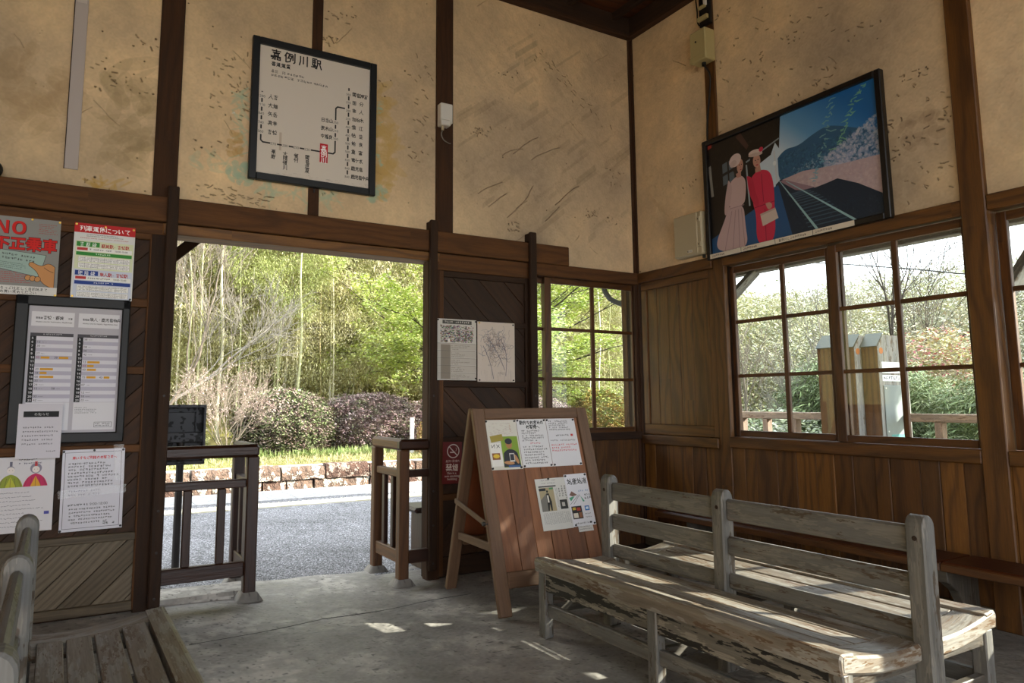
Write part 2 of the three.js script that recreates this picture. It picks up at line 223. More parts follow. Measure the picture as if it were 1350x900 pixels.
// ---------------------------------------------------------------- floor
const floorY = (x, z) => -0.048 * sm(-3.75, -2.1, x) * (1 - sm(0.3, 1.5, z)) + (vn(x * 2.1 + 40, z * 2.1 + 40, 256, 256) - 0.5) * 0.012 * sm(1.6, 0.6, z);
{
  const fl = struct('floor', 'grey worn concrete floor of the waiting room');
  // a grid that reaches out through the doorway and ends in a ragged lip against the asphalt
  const nx = 180, nz = 180, x0 = -7.3, x1 = 0.12, z0 = -0.7, z1 = 8.1, pos = [], uv = [], idx = [];
  const edge = (x) => -0.46 + (vn(x * 3 + 9, 3, 256, 256) - 0.5) * 0.1 + (vn(x * 14, 7, 256, 256) - 0.5) * 0.03;
  for (let j = 0; j <= nz; j++) for (let i = 0; i <= nx; i++) {
    const x = x0 + (x1 - x0) * i / nx, e = edge(x), t = Math.pow(j / nz, 1.7), z = e + (z1 - e) * t; pos.push(x, j === 0 ? -0.08 : floorY(x, z), z); uv.push(x, z);
    if (i < nx && j < nz) { const a = j * (nx + 1) + i, b = a + 1, d = a + nx + 1, f = d + 1; idx.push(a, d, b, b, d, f); }
  }
  const g = new THREE.BufferGeometry(); g.setAttribute('position', new THREE.Float32BufferAttribute(pos, 3)); g.setAttribute('uv', new THREE.Float32BufferAttribute(uv, 2)); g.setIndex(idx); g.computeVertexNormals();
  mesh('concrete_surface', g, M.floor, fl);
  const fb = new THREE.BoxGeometry(7.6, 0.2, 8.4); worldUV(fb, (x) => x, (x, y, z) => z + y); mesh('foundation', fb, M.concrete, fl, [-3.6, -0.2, 3.95]);
  // hairline cracks: narrow recessed joints filled with dirt
  const crackMat = std({ color: 0x2c2925, roughness: 1 });
  for (const pts of [[[-1.62, 0.55], [-1.58, 0.42], [-1.5, 0.36], [-1.47, 0.24]], [[-2.9, 0.62], [-2.5, 0.6], [-2.2, 0.52], [-1.9, 0.5]], [[-3.6, 0.78], [-3.2, 0.72], [-2.9, 0.62]]]) {
    const p3 = pts.map(([x, z]) => [x, floorY(x, z) - 0.0005, z]); mesh('crack', tube(p3, 0.0025, 4, 24), crackMat, fl);
  }
  // low kerb under the left gate, and old mortar skirt on the wall foot
  bx('door_sill', -3.72, -3.12, -0.05, 0.028, -0.30, -0.02, M.concrete, fl, 0.02);
}

// ---------------------------------------------------------------- front wall (doorway and small window)
const wallF = struct('wall_front', 'ochre plaster wall with dark timber posts around the open doorway');
function plasterBay(x0, x1, y0, y1) { const g = new THREE.BoxGeometry(x1 - x0, y1 - y0, 0.11); g.translate((x0 + x1) / 2, (y0 + y1) / 2, -0.055); worldUV(g, (x) => (x + FX) / FX, (x, y) => (y - PY) / PH); return mesh('plaster_bay', g, M.plasterFront, wallF); }
plasterBay(-7.2, -3.74, 2.2, 4.6); plasterBay(-3.74, -2.83, 2.24, 4.6); plasterBay(-2.83, -1.85, 2.24, 4.6); plasterBay(-1.85, 0.0, 2.16, 4.6);
bx('wall_core', -7.2, -3.72, -0.1, 2.2, -0.11, -0.012, M.dark, wallF); bx('wall_core', -1.965, -1.09, -0.1, 2.2, -0.11, -0.012, M.dark, wallF); bx('wall_core', -1.09, 0.12, -0.1, 0.90, -0.11, -0.02, M.dark, wallF); bx('wall_core', -0.03, 0.12, 0.9, 4.6, -0.11, -0.002, M.dark, wallF);
bx('post', -3.806, -3.671, 2.30, 4.42, -0.02, 0.022, M.post, wallF, 0.005); bx('post', -2.862, -2.79, 2.36, 4.42, -0.01, 0.012, M.post, wallF, 0.004); bx('post', -1.92, -1.783, 2.36, 4.42, -0.02, 0.022, M.post, wallF, 0.005);
bx('corner_post', -0.036, 0.0, 0, 4.42, -0.02, 0.012, M.post, wallF, 0.004);
bx('jamb', -3.80, -3.70, -0.03, 2.2, -0.12, 0.03, M.dark, wallF, 0.006); bx('jamb', -1.985, -1.89, -0.06, 2.2, -0.05, 0.03, M.post, wallF, 0.006);
bx('track_beam', -7.2, -0.753, 2.232, 2.385, -0.01, 0.055, M.beam, wallF, 0.005); bx('door_lintel', -3.74, -1.9, 2.163, 2.227, -0.13, 0.04, M.lintel, wallF, 0.004); bx('lower_beam', -7.2, -3.70, 2.155, 2.226, -0.01, 0.035, M.beam, wallF); bx('lower_beam', -1.93, -1.09, 2.105, 2.226, -0.01, 0.035, M.beam, wallF);
bx('window_head', -1.10, -0.0, 2.14, 2.238, -0.11, 0.035, M.beam, wallF, 0.005); bx('window_sill', -1.09, 0.0, 0.845, 0.905, -0.13, 0.03, M.dark, wallF, 0.004);
// long guide battens that hold the sliding doors
for (const [a, b, y1] of [[-3.725, -3.662, 2.45], [-1.996, -1.938, 2.455], [-1.148, -1.086, 2.462]]) { const g = bx('guide_batten', a, b, 0.02, y1, 0.058, 0.088, M.dark, wallF, 0.006); for (const y of [0.07, 0.32, 0.55, 1.2]) mesh('bolt', new THREE.CylinderGeometry(0.007, 0.007, 0.006, 8), M.iron, g, [0, y - g.position.y, 0.017], [Math.PI / 2, 0, 0]); bx('spacer', a + 0.004, b - 0.004, y1 - 0.07, y1 - 0.006, 0.0, 0.06, M.dark, wallF); }
// boards under the small window
{ const R = rng(5); let x = -1.07; while (x < -0.04) { const w = 0.07 + R() * 0.08, e = Math.min(x + w, -0.036); bx('board', x + 0.001, e - 0.001, 0, 0.845, -0.02, 0.0 + R() * 0.008, R() < 0.5 ? M.warm[1] : M.warm[3], wallF, 0.003, 1); x = e; } }
// clip a strip of a diagonal boarding to its panel
function clipPoly(poly, nx, ny, d) { const out = []; for (let i = 0; i < poly.length; i++) { const a = poly[i], b = poly[(i + 1) % poly.length], da = a[0] * nx + a[1] * ny - d, db = b[0] * nx + b[1] * ny - d; if (da <= 0) out.push(a); if (da * db < 0) { const t = da / (da - db); out.push([a[0] + (b[0] - a[0]) * t, a[1] + (b[1] - a[1]) * t]); } } return out; }
function diagPanel(parent, x0, x1, y0, y1, z, width, up, mats, seed) {
  const R = rng(seed), s = Math.SQRT1_2, nx = up ? s : s, ny = up ? -s : s, rect = [[x0, y0], [x1, y0], [x1, y1], [x0, y1]], ds = rect.map((p) => p[0] * nx + p[1] * ny), lo = Math.min(...ds), hi = Math.max(...ds);
  for (let d = lo - R() * width; d < hi; d += width) {
    const p = clipPoly(clipPoly(rect, nx, ny, d + width - 0.0015), -nx, -ny, -(d + 0.0015)); if (p.length < 3) continue;
    let area = 0; p.forEach((a, i) => { const b = p[(i + 1) % p.length]; area += a[0] * b[1] - a[1] * b[0]; }); if (Math.abs(area) < 4e-4) continue;
    const g = slab(p, 0.014, 0.002), ou = R() * 3, ov = R() * 3; worldUV(g, (x, y) => x * -ny + y * nx + ou, (x, y) => x * nx + y * ny + ov);
    mesh('board', g, mats[Math.floor(R() * mats.length)], parent, [0, 0, z + R() * 0.004]);
  }
}
// the two sliding doors, boarded on the diagonal, pushed open to either side of the doorway
{
  const d1 = struct('door_1', 'dark sliding door boarded on the diagonal, left of the doorway, hung with posters');
  const L = -5.5, Rr = -3.80;
  for (const [a, b] of [[0.012, 0.062], [0.395, 0.437], [0.88, 0.925], [1.325, 1.368], [1.715, 1.765], [2.12, 2.158]]) bx('rail', L, Rr, a, b, -0.008, 0.026, a < 0.5 ? M.diag[1] : M.beam, d1, 0.004);
  bx('stile', Rr - 0.004, Rr + 0.03, 0.012, 2.158, -0.01, 0.028, M.beam, d1, 0.004); bx('stile', L - 0.08, L, 0.012, 2.158, -0.01, 0.028, M.beam, d1, 0.004);
  const ys = [[0.062, 0.395, M.diag], [0.437, 0.88, M.diagDark], [0.925, 1.325, M.diagDark], [1.368, 1.715, M.diagDark], [1.765, 2.12, M.diagDark]];
  ys.forEach(([a, b, m], i) => diagPanel(d1, L, Rr, a, b, -0.01, 0.115, true, m, 70 + i));
  const d2 = struct('door_2', 'dark sliding door boarded on the diagonal, between doorway and small window');
  const l2 = -1.89, r2 = -1.15;
  for (const [a, b] of [[-0.04, 0.09], [0.47, 0.515], [0.87, 0.91], [1.262, 1.305], [1.712, 1.752], [2.06, 2.105]]) bx('rail', l2, r2, a, b, -0.008, 0.024, a === 0.47 ? M.beam : M.dark, d2, 0.004);
  bx('stile', l2 - 0.02, l2 + 0.03, -0.04, 2.105, -0.01, 0.026, M.beam, d2, 0.004); bx('stile', r2 - 0.01, r2 + 0.05, -0.04, 2.105, -0.01, 0.026, M.dark, d2, 0.004);
  [[0.09, 0.47], [0.515, 0.87], [0.91, 1.262], [1.305, 1.712], [1.752, 2.06]].forEach(([a, b], i) => diagPanel(d2, l2 + 0.03, r2 - 0.01, a, b, -0.01, 0.155, i < 2 ? true : false, M.diagDark, 90 + i));
}

// ---------------------------------------------------------------- right wall (windows)
const wallR = struct('wall_right', 'ochre plaster wall with windows above vertical cedar boards');
function plasterBayR(z0, z1, y0, y1) { const g = new THREE.BoxGeometry(0.11, y1 - y0, z1 - z0); g.translate(0.055, (y0 + y1) / 2, (z0 + z1) / 2); worldUV(g, (x, y, z) => z / FX, (x, y) => (y - PY) / PH); return mesh('plaster_bay', g, M.plasterRight, wallR); }
plasterBayR(0, 0.90, 2.18, 4.6); plasterBayR(0.90, 2.69, 2.18, 4.6); plasterBayR(2.69, 4.55, 2.18, 4.6); plasterBayR(4.55, 8.1, 2.18, 4.6);
bx('corner_post', -0.012, 0.0, 0, 4.42, -0.002, 0.036, M.post, wallR, 0.004);
bx('post', -0.012, 0.03, 0, 4.42, 0.855, 0.962, M.warmPost, wallR, 0.005); bx('post', -0.034, 0.1, 0, 4.42, 2.632, 2.757, M.warmPost, wallR, 0.006); bx('post', -0.034, 0.1, 0, 4.42, 4.43, 4.555, M.warmPost, wallR, 0.006); bx('post', -0.034, 0.1, 0, 4.42, 6.2, 6.33, M.warmPost, wallR, 0.006);
for (const [a, b] of [[0.036, 0.855], [0.962, 2.632], [2.757, 4.43], [4.555, 6.2], [6.33, 8.1]]) { bx('window_head', -0.026, 0.12, 2.15, 2.235, a, b, M.warmPost, wallR, 0.005); }
bx('sill_rail', -0.03, 0.11, 0.808, 0.882, 0.036, 0.855, M.warmPost, wallR, 0.006); for (const [a, b] of [[0.962, 2.632], [2.757, 4.43], [4.555, 6.2], [6.33, 8.1]]) bx('sill_rail', -0.034, 0.13, 0.822, 0.898, a, b, M.warmPost, wallR, 0.006);
bx('wall_core', 0.03, 0.11, -0.1, 0.83, -0.1, 8.1, M.dark, wallR); bx('wall_core', 0.045, 0.11, 0.83, 2.2, -0.02, 0.962, M.dark, wallR); bx('wall_core', 0.03, 0.11, 0.83, 2.2, 6.33, 8.1, M.dark, wallR);
{ const R = rng(77); let z = 0.04; while (z < 8.0) { let e = z + 0.075 + R() * 0.12; for (const p of [0.855, 2.632, 4.43, 6.2]) if (z < p && e > p - 0.03) e = p; for (const [p, q] of [[0.855, 0.962], [2.632, 2.757], [4.43, 4.555], [6.2, 6.33]]) if (Math.abs(z - p) < 1e-6) { z = q; e = z + 0.08 + R() * 0.1; }
    bx('board', -0.002 - R() * 0.009, 0.03, 0.0, 0.824, z + 0.0012, e - 0.0012, M.warm[Math.floor(R() * 4)], wallR, 0.003, 1); z = e; } }
// closed panel beside the corner: a frame with upright boards
{ const p = new THREE.Group(); p.name = 'closed_panel'; wallR.add(p);
  bx('frame_rail', -0.002, 0.04, 2.085, 2.15, 0.045, 0.80, M.panel, p, 0.005); bx('frame_rail', -0.002, 0.04, 0.885, 0.968, 0.045, 0.80, M.panel, p, 0.005); bx('frame_stile', -0.002, 0.04, 0.968, 2.085, 0.045, 0.108, M.panel, p, 0.005); bx('frame_stile', -0.002, 0.04, 0.968, 2.085, 0.735, 0.80, M.panel, p, 0.005);
  let z = 0.108; for (const w of [0.11, 0.13, 0.12, 0.14, 0.127]) { bx('board', 0.012 + (w > 0.125 ? 0.002 : 0), 0.035, 0.968, 2.085, z + 0.001, z + w - 0.001, M.panel, p, 0.003, 1); z += w; }
  bx('frame_stile', -0.006, 0.045, 0.885, 2.15, 0.80, 0.856, M.warmPost, p, 0.005); bx('frame_stile', -0.004, 0.045, 0.885, 2.15, 0.012, 0.045, M.dark, p, 0.004); }

// ---------------------------------------------------------------- windows: sliding sashes with two by three panes
// frame drawn in a local plane: u along the wall, y up; put(u0,u1,y0,y1,d0,d1) places a box
function sashes(win, put, list) {
  for (const [u0, u1, gl, gr, mid, d] of list) {
    const sash = new THREE.Group(); sash.name = 'sash'; win.add(sash);
    const yb = 0.900, yt = 2.142, gb = 0.944, gt = 2.094;
    put('stile', u0, gl, yb, yt, d, d + 0.03, M.sash, sash); put('stile', gr, u1, yb, yt, d, d + 0.03, M.sash, sash);
    put('rail', gl, gr, yb, gb, d, d + 0.03, M.sash, sash); put('rail', gl, gr, gt, yt, d, d + 0.03, M.sash, sash);
    const ys = [gb, 1.322, 1.346, 1.716, 1.742, gt], cols = mid ? [[gl, mid - 0.017], [mid + 0.017, gr]] : [[gl, gr]];
    if (mid) put('muntin', mid - 0.017, mid + 0.017, gb, gt, d + 0.004, d + 0.026, M.sash, sash);
    for (const k of [1, 3]) for (const [a, b] of cols) put('muntin', a, b, ys[k], ys[k + 1], d + 0.005, d + 0.025, M.sash, sash);
    for (const k of [0, 2, 4]) for (const [a, b] of cols) put('pane', a - 0.004, b + 0.004, ys[k] - 0.004, ys[k + 1] + 0.004, d + 0.0135, d + 0.0165, M.glass, sash, 0.0002);
  }
}
const putF = (n, a, b, y0, y1, d0, d1, m, p, c) => bx(n, a, b, y0, y1, -d1, -d0, m, p, c);
const putR = (n, a, b, y0, y1, d0, d1, m, p, c) => bx(n, d0, d1, y0, y1, a, b, m, p, c);
const w1 = struct('window_1', 'small paned window in the front wall beside the corner');
sashes(w1, putF, [[-0.946, -0.036, -0.884, -0.050, -0.466, 0.02], [-1.08, -0.90, -1.03, -0.935, 0, 0.06]]);
bx('outer_jamb', -0.032, -0.004, 0.9, 2.16, -0.175, -0.105, M.outWood, w1, 0.004); bx('outer_sill', -1.09, -0.03, 0.87, 0.9, -0.2, -0.1, M.outWood, w1, 0.004);
const w2 = struct('window_2', 'wide paned window of two sliding sashes under the framed photograph');
sashes(w2, putR, [[0.964, 1.862, 1.0, 1.752, 1.412, 0.045], [1.795, 2.630, 1.856, 2.605, 2.226, 0.008]]);
const w3 = struct('window_3', 'paned window at the right edge beyond the thick post');
sashes(w3, putR, [[2.763, 3.66, 2.812, 3.55, 3.19, 0.045], [3.595, 4.43, 3.655, 4.38, 4.02, 0.008]]);
const w4 = struct('window_4', 'paned window of the right wall beside the viewer');
sashes(w4, putR, [[4.557, 5.42, 4.606, 5.36, 4.98, 0.045], [5.36, 6.2, 5.41, 6.15, 5.78, 0.008]]);

// ---------------------------------------------------------------- the rest of the room, behind the viewer, and the ceiling
{
  const wl = struct('wall_left', 'plain plaster wall of the ticket office side');
  bx('plaster', -7.31, -7.2, -0.1, 4.6, -0.1, 8.1, M.plasterPlain, wl, 0.003);
  const wb = struct('wall_back', 'rear plaster wall with the wide entrance opening');
  const pl = (x0, x1, y0, y1) => bx('plaster', x0, x1, y0, y1, 7.9, 8.02, M.plasterPlain, wb, 0.003);
  pl(-7.2, 0.11, 3.55, 4.6); pl(-7.2, -6.9, -0.1, 3.55); pl(-0.35, 0.11, -0.1, 3.55); pl(-6.9, -5.4, -0.1, 0.8); pl(-1.9, -0.35, -0.1, 0.8);
  for (const x of [-5.4, -1.9]) bx('post', x - 0.07, x + 0.07, 0, 3.55, 7.88, 8.04, M.post, wb, 0.005); bx('lintel', -6.9, -0.35, 2.42, 2.52, 7.88, 8.04, M.post, wb, 0.005);
  const cl = struct('ceiling', 'dark brown boarded ceiling with battens');
  bx('roof_deck', -7.4, 0.2, 4.56, 4.64, -0.2, 8.2, M.dark, cl);
  for (let i = 0; i < 17; i++) bx('board', -7.2, 0.0, 4.535, 4.555 + (i % 3) * 0.002, i * 0.48 + 0.002, Math.min(8.05, i * 0.48 + 0.478), M.ceil, cl, 0.003, 0);
  for (let i = 0; i < 15; i++) bx('batten', -0.235 - i * 0.48, -0.19 - i * 0.48, 4.47, 4.535, 0.0, 8.0, M.dark, cl, 0.004);
  bx('wall_plate', -7.2, 0.0, 4.352, 4.535, -0.01, 0.045, M.dark, cl, 0.006); bx('wall_plate', -0.045, 0.01, 4.352, 4.535, 0.0, 8.0, M.dark, cl, 0.006);
  bx('cove_strip', -7.2, 0, 4.345, 4.375, 0.0, 0.06, M.post, cl, 0.004); bx('cove_strip', -0.06, 0, 4.345, 4.375, 0.0, 8.0, M.post, cl, 0.004);
}

// ---------------------------------------------------------------- brush strokes of the characters that can be read on the notices (x, y on a grid of 0 to 10)
const G = {
  内: '1282 121a 828a7a 5053 5326 5378',
  構: '0343 202a 2205 2436 5191 5292 6073 8083 4393 5484 545a 848a 5686 4898 737a',
  嘉: '1191 5053 2383 3474763634 0797 08484a3a 27291a 68989a6a68', 例: '2004 131a 3171 5136 4373592a 4556 8287 a0a99a', 川: '21261a 5158 909a', 駅: '1017 1050 3037 1242 1444 17475a4a 0919 2829 3839 61919464 61665a 84aa',
  普: '3041 7061 1292 4246 6266 2334 8374 0696 27878a2a27 2989', 通: '1122 0424 2428 280a 289aaa 4181 8162 4383 8389 4349 4585 4787 6369', 運: '1122 0424 2428 280a 289aaa 3191 3132 9192 4383874743 4585 6269 3898', 賃: '3012 2125 8040 3292 6165 4585 2686892926 2787 2888 391a 799a', 
  単: '3041 5051 7061 2383872723 2585 535a 0999', 位: '3013 232a 6061 4292 5457 8477 3999', 円: '111a 1191 919a8a 5156 1696', 人: '5054270a 5478aa', 吉: '1191 5054 2484 3777 7a3a37 37777a3a37', 大: '0393 50531a 5479aa', 畑: '2025 251a 2549 0314 4334 52929a5a52 727a 5696',
  矢: '3013 2282 0595 52551a 569a', 岳: '7021 2126 2373 6366 0696 575a 282a 2a8a 888a', 真: '1191 5052 3282863632 3484 0797 391a 799a', 幸: '2181 5053 0393 3344 7364 2585 1797 555a', 松: '0343 202a 2205 2446 7053 8095 6649 4989 7799',
  栗: '1090 2282842422 4044 6064 0595 555a 5519 5599', 野: '1151551511 1353 3139 0757 0959 6191 9173 7384 6595 757a6a', 隅: '101a 1030 3023 2335 3526 5090945450 5292 7098 565a 5696 969a8a 6888', 横: '0343 202a 2205 2436 5191 6062 8082 5393 5484885854 5686 7488 5a68 9a88', 植: '0343 202a 2205 2436 5191 7173 5383885853 5585 444a9a', 村: '0343 202a 2205 2436 5393 808a7a 6576',
  霧: '1090 0191 0103 9193 5054 2232 6272 2333 6373 0545 4527 0747 2729 291a 7556 6595 8557 588a 5888 888a7a', 島: '5041 2181 8185 2127 2383 2585 2797 979a8a 383a 3a7a 787a 585a', 温: '1122 0415 0a26 4181854541 4383 38989a3a38 585a 787a', 泉: '5041 2181852521 2383 565a 1747 4709 8657 579a', 
  日: '21818a2a21 2585', 当: '5053 2132 8172 2484 848a 2a8a 2787', 山: '5058 1319 1999 9399', 表: '1191 2383 0595 5055 551a 363a 3a59 559a', 木: '0393 505a 5319 53a9', 中: '1282861612 505a', 福: '1021 0242 4219 2a24 3546 5090 5282845452 56969a5a56 767a 5898', 良: '5051 2181852521 2383 212a 2a58 559a 8567', 神: '1021 0242 4219 2a24 3546 5292975752 5494 707a', 宮: '5051 0191 0103 9193 3474763634 5667 28787a2a28', 国: '11919a1a11 3373 3575 3878 5358 6676', 分: '4005 60a5 2575 757a6a 451a',
  隼: '3012 2126 6061 2292 2494 2696 6166 1898 575a', 加: '0353 535a4a 30311a 63939a6a63', 治: '1122 0415 0a26 6135 3595 8496 47979a4a47', 錦: '3004 3063 1353 0555 353a 0a5a 7061 6292956562 5797 575a 979a 757a', 江: '1122 0415 0a26 4191 6169 3a9a', 帖: '0242 0207 4247 202a 7075 7393 55959a5a55', 佐: '3013 232a 4292 6057 573a 5696 767a 4a9a', 姶: '2016 1647 4219 0343 7046 70a5 5585 57979a5a57', 重: '7020 0292 2383872723 2585 515a 1898 0a9a', 富: '5051 0191 0103 9193 3272 3474763634 17878a1a17 575a 1888', 竜: '5051 1191 3143 7163 0393 2484882824 2686 54599997', ヶ: '3015 1494 64573a', 水: '505a4a 1343 431a 8153 539a', 鹿: '5051 1191 1116 160a 2393952523 4245 6265 262a 2858 2a59 666a 9788 6a9a99', 児: '2125 4181854541 4383 461a 666a9a98', 央: '2282 2226 8286 0696 50551a 569a',
  不: '0191 5117 515a 5496', 正: '1191 5159 5585 2529 0999', 乗: '8020 1292 0494 1696 3236 7276 505a 5719 5799', 車: '1191 505a 2383872723 2585 0898', 列: '0151 2115 2444 4419 2536 7187 a0aa9a', 休: '3013 232a 3393 606a 6337 63a8', に: '1119 4383 4849 499a', つ: '1484 8496 9679 795a', い: '1218 1829 2937 7387 8798', て: '1292 9265 6558 588a',
  都: '0151 3025 0454 5019 16565a1a16 1858 707a 7090 9074 7496 9677', 城: '0343 2028 0937 4292 4247 471a 4565 6558 7079 799a 9478', 線: '2013 1333 3306 0646 262a 2709 3749 7061 5292955552 5393 757a6a 4767 6749 9576 769a', 肥: '1040 1019 4049 4a3a 1343 1646 5191955551 7175 515a9a98', 薩: '0191 3032 7072 131a 1333 3324 2436 3627 5363 4494 4695 464a 7679 5898 5a9a',
  方: '5051 0292 4245 451a 4575 757a6a', 面: '0191 5142 13838a1a13 4349 6369 4565 4767', お: '1363 4139 3917 1735 3585 8598 986a 7283', 知: '3013 2252 0555 3235 351a 3659 63939a6a63', ら: '4152 3337 3765 6595 9579 796a', せ: '1494 7177 3138 388a', 禁: '0141 2025 2205 2245 5191 7075 7255 7295 2686 0898 585a 381a 789a', 煙: '2025 251a 2549 0314 4334 5191 5393 5696 5356 9396 7176 5898 7679 4a9a',
  き: '2272 1575 4187 385a 5a8a', っ: '3575 7587 8769', ぷ: '5162 4456 5658 583a 2839 7879 8090', は: '1119 3393 7079 795a 5a58 58aa', し: '3138 384a 4a7a 7a98', く: '7135 357a', 目: '21818a2a21 2484 2787', 的: '2012 12424a1a12 1646 7053 6292 929a8a 6677', 地: '0343 2028 0937 4486 4349 499a 9a97 7077', ま: '2282 2484 5158 5839 3928 2837 3789', で: '1282 8255 5558 588a 8394', 買: '1191931311 4143 6163 2484882824 2686 391a 799a', 求: '0292 505a4a 2435 4518 8463 539a 7081', め: '2138 6149 4927 2725 2564 6495 9587 878a', だ: '1252 3019 5484 5a9a 8191 9293', さ: '2272 4186 3849 498a',
  弁: '5013 1383 7182 0595 35381a 757a', を: '2272 4126 2645 4567 9459 599a', 様: '0343 202a 2205 2436 5061 9081 5292 5393 4595 7075 757a6a 5748 9677 779a', へ: '0634 3499', 客: '5051 0191 0103 9193 4214 3474 7417 3698 38787a3a38', 産: '5051 1191 3132 7163 1494 141a 3525 3595 3787 555a 2a9a', す: '1292 6056 5646 4636 3647 4756 5668 685a', ご: '2373 2848 285a 5a8a 8090 9182', 利: '5010 0353 303a 3406 3456 7177 a0aa9a', 用: '1181 8a7a 1118 180a 81898a7a 1484 1787 515a', の: '5138 3818 1815 1532 3262 6284 8488 8869', 消: '1122 0415 0a26 6064 4153 9183 44848a7a 444a 4686 4888',
};
function glyph(g, ch, x, y, s, wd) { // upper left corner, size
  const d = G[ch]; if (!d) return; g.lineWidth = wd ?? s * 0.085; g.lineCap = 'square'; g.lineJoin = 'miter';
  for (const st of d.replace(/ (?=\S(?: |$))/g, '').split(' ')) { if (st.includes('?')) continue; const pts = []; for (let i = 0; i + 1 < st.length; i += 2) pts.push([parseInt(st[i], 16), parseInt(st[i + 1], 16)]); if (pts.length < 2 || pts.some((p) => !(p[0] <= 10 && p[1] <= 10))) continue; g.beginPath(); pts.forEach((p, i) => i ? g.lineTo(x + p[0] * s / 10, y + p[1] * s / 10) : g.moveTo(x + p[0] * s / 10, y + p[1] * s / 10)); g.stroke(); }
}
function jp(g, str, x, y, s, { color = '#111', pitch = s * 1.12, vertical = false, wd } = {}) { g.strokeStyle = color; g.fillStyle = color; for (const ch of str) { if (G[ch]) glyph(g, ch, x, y, s, wd); else if (ch === '・') { g.beginPath(); g.arc(x + s / 2, y + s / 2, s * 0.09, 0, 7); g.fill(); } else if (/[ -~⇔]/.test(ch) && ch !== ' ') { g.font = `bold ${s}px sans-serif`; g.fillText(ch === '⇔' ? '-' : ch, x + s * 0.15, y + s * 0.9); } vertical ? y += pitch : x += pitch; } }
function latin(g, str, x, y, s, color = '#111', font = 'sans-serif', bold = '') { g.fillStyle = color; g.font = `${bold} ${s}px ${font}`; g.fillText(str, x, y); }
// body text too small to read: rows of short strokes
function rows(g, R, x, y, w, n, s, pitch, color = '#333', ragged = 0.35, vertical = false) {
  g.strokeStyle = color; g.lineWidth = Math.max(0.8, s * 0.11); g.lineCap = 'butt';
  for (let r = 0; r < n; r++) { const L = w * (1 - R() * ragged); for (let t = 0; t < L; t += s * 1.08) { if (R() < 0.06) continue; for (let k = 0; k < 5; k++) { const h = R() < 0.5, a = R() * s * 0.8, b = R() * s * 0.5, l = s * (0.35 + R() * 0.5); const X = vertical ? x - r * pitch : x + t, Y = vertical ? y + t : y + r * pitch; g.beginPath(); if (h) { g.moveTo(X + b * 0.4, Y + a); g.lineTo(X + Math.min(s * 0.95, b * 0.4 + l), Y + a); } else { g.moveTo(X + a, Y + b * 0.4); g.lineTo(X + a, Y + Math.min(s * 0.95, b * 0.4 + l)); } g.stroke(); } } }
}
// a sheet with a print on its front; local +z is the front
function sheetGeo(w, h, t = 0.0012) { const g = new THREE.BoxGeometry(w, h, t), uv = g.attributes.uv; for (let i = 0; i < uv.count; i++) if (Math.floor(i / 4) !== 4) uv.setXY(i, 0.004, 0.004); return g; }
function print(wm, hm, px, draw, o = {}) { const c = canvas(Math.round(px * wm / Math.max(wm, hm)), Math.round(px * hm / Math.max(wm, hm))), g = c.getContext('2d'); g.fillStyle = o.bg ?? '#e9e6e2'; g.fillRect(0, 0, c.width, c.height); draw(g, c.width, c.height, rng(Math.round(wm * 9000 + hm * 70 + px))); return std({ map: canvasTex(c), roughness: o.rough ?? 0.7 }); }
function pins(parent, w, h, list, mat = M.pin) { for (const [u, v] of list) mesh('pin', new THREE.CylinderGeometry(0.0055, 0.0065, 0.006, 10), mat, parent, [(u - 0.5) * w, (0.5 - v) * h, 0.0035], [Math.PI / 2, 0, 0]); }

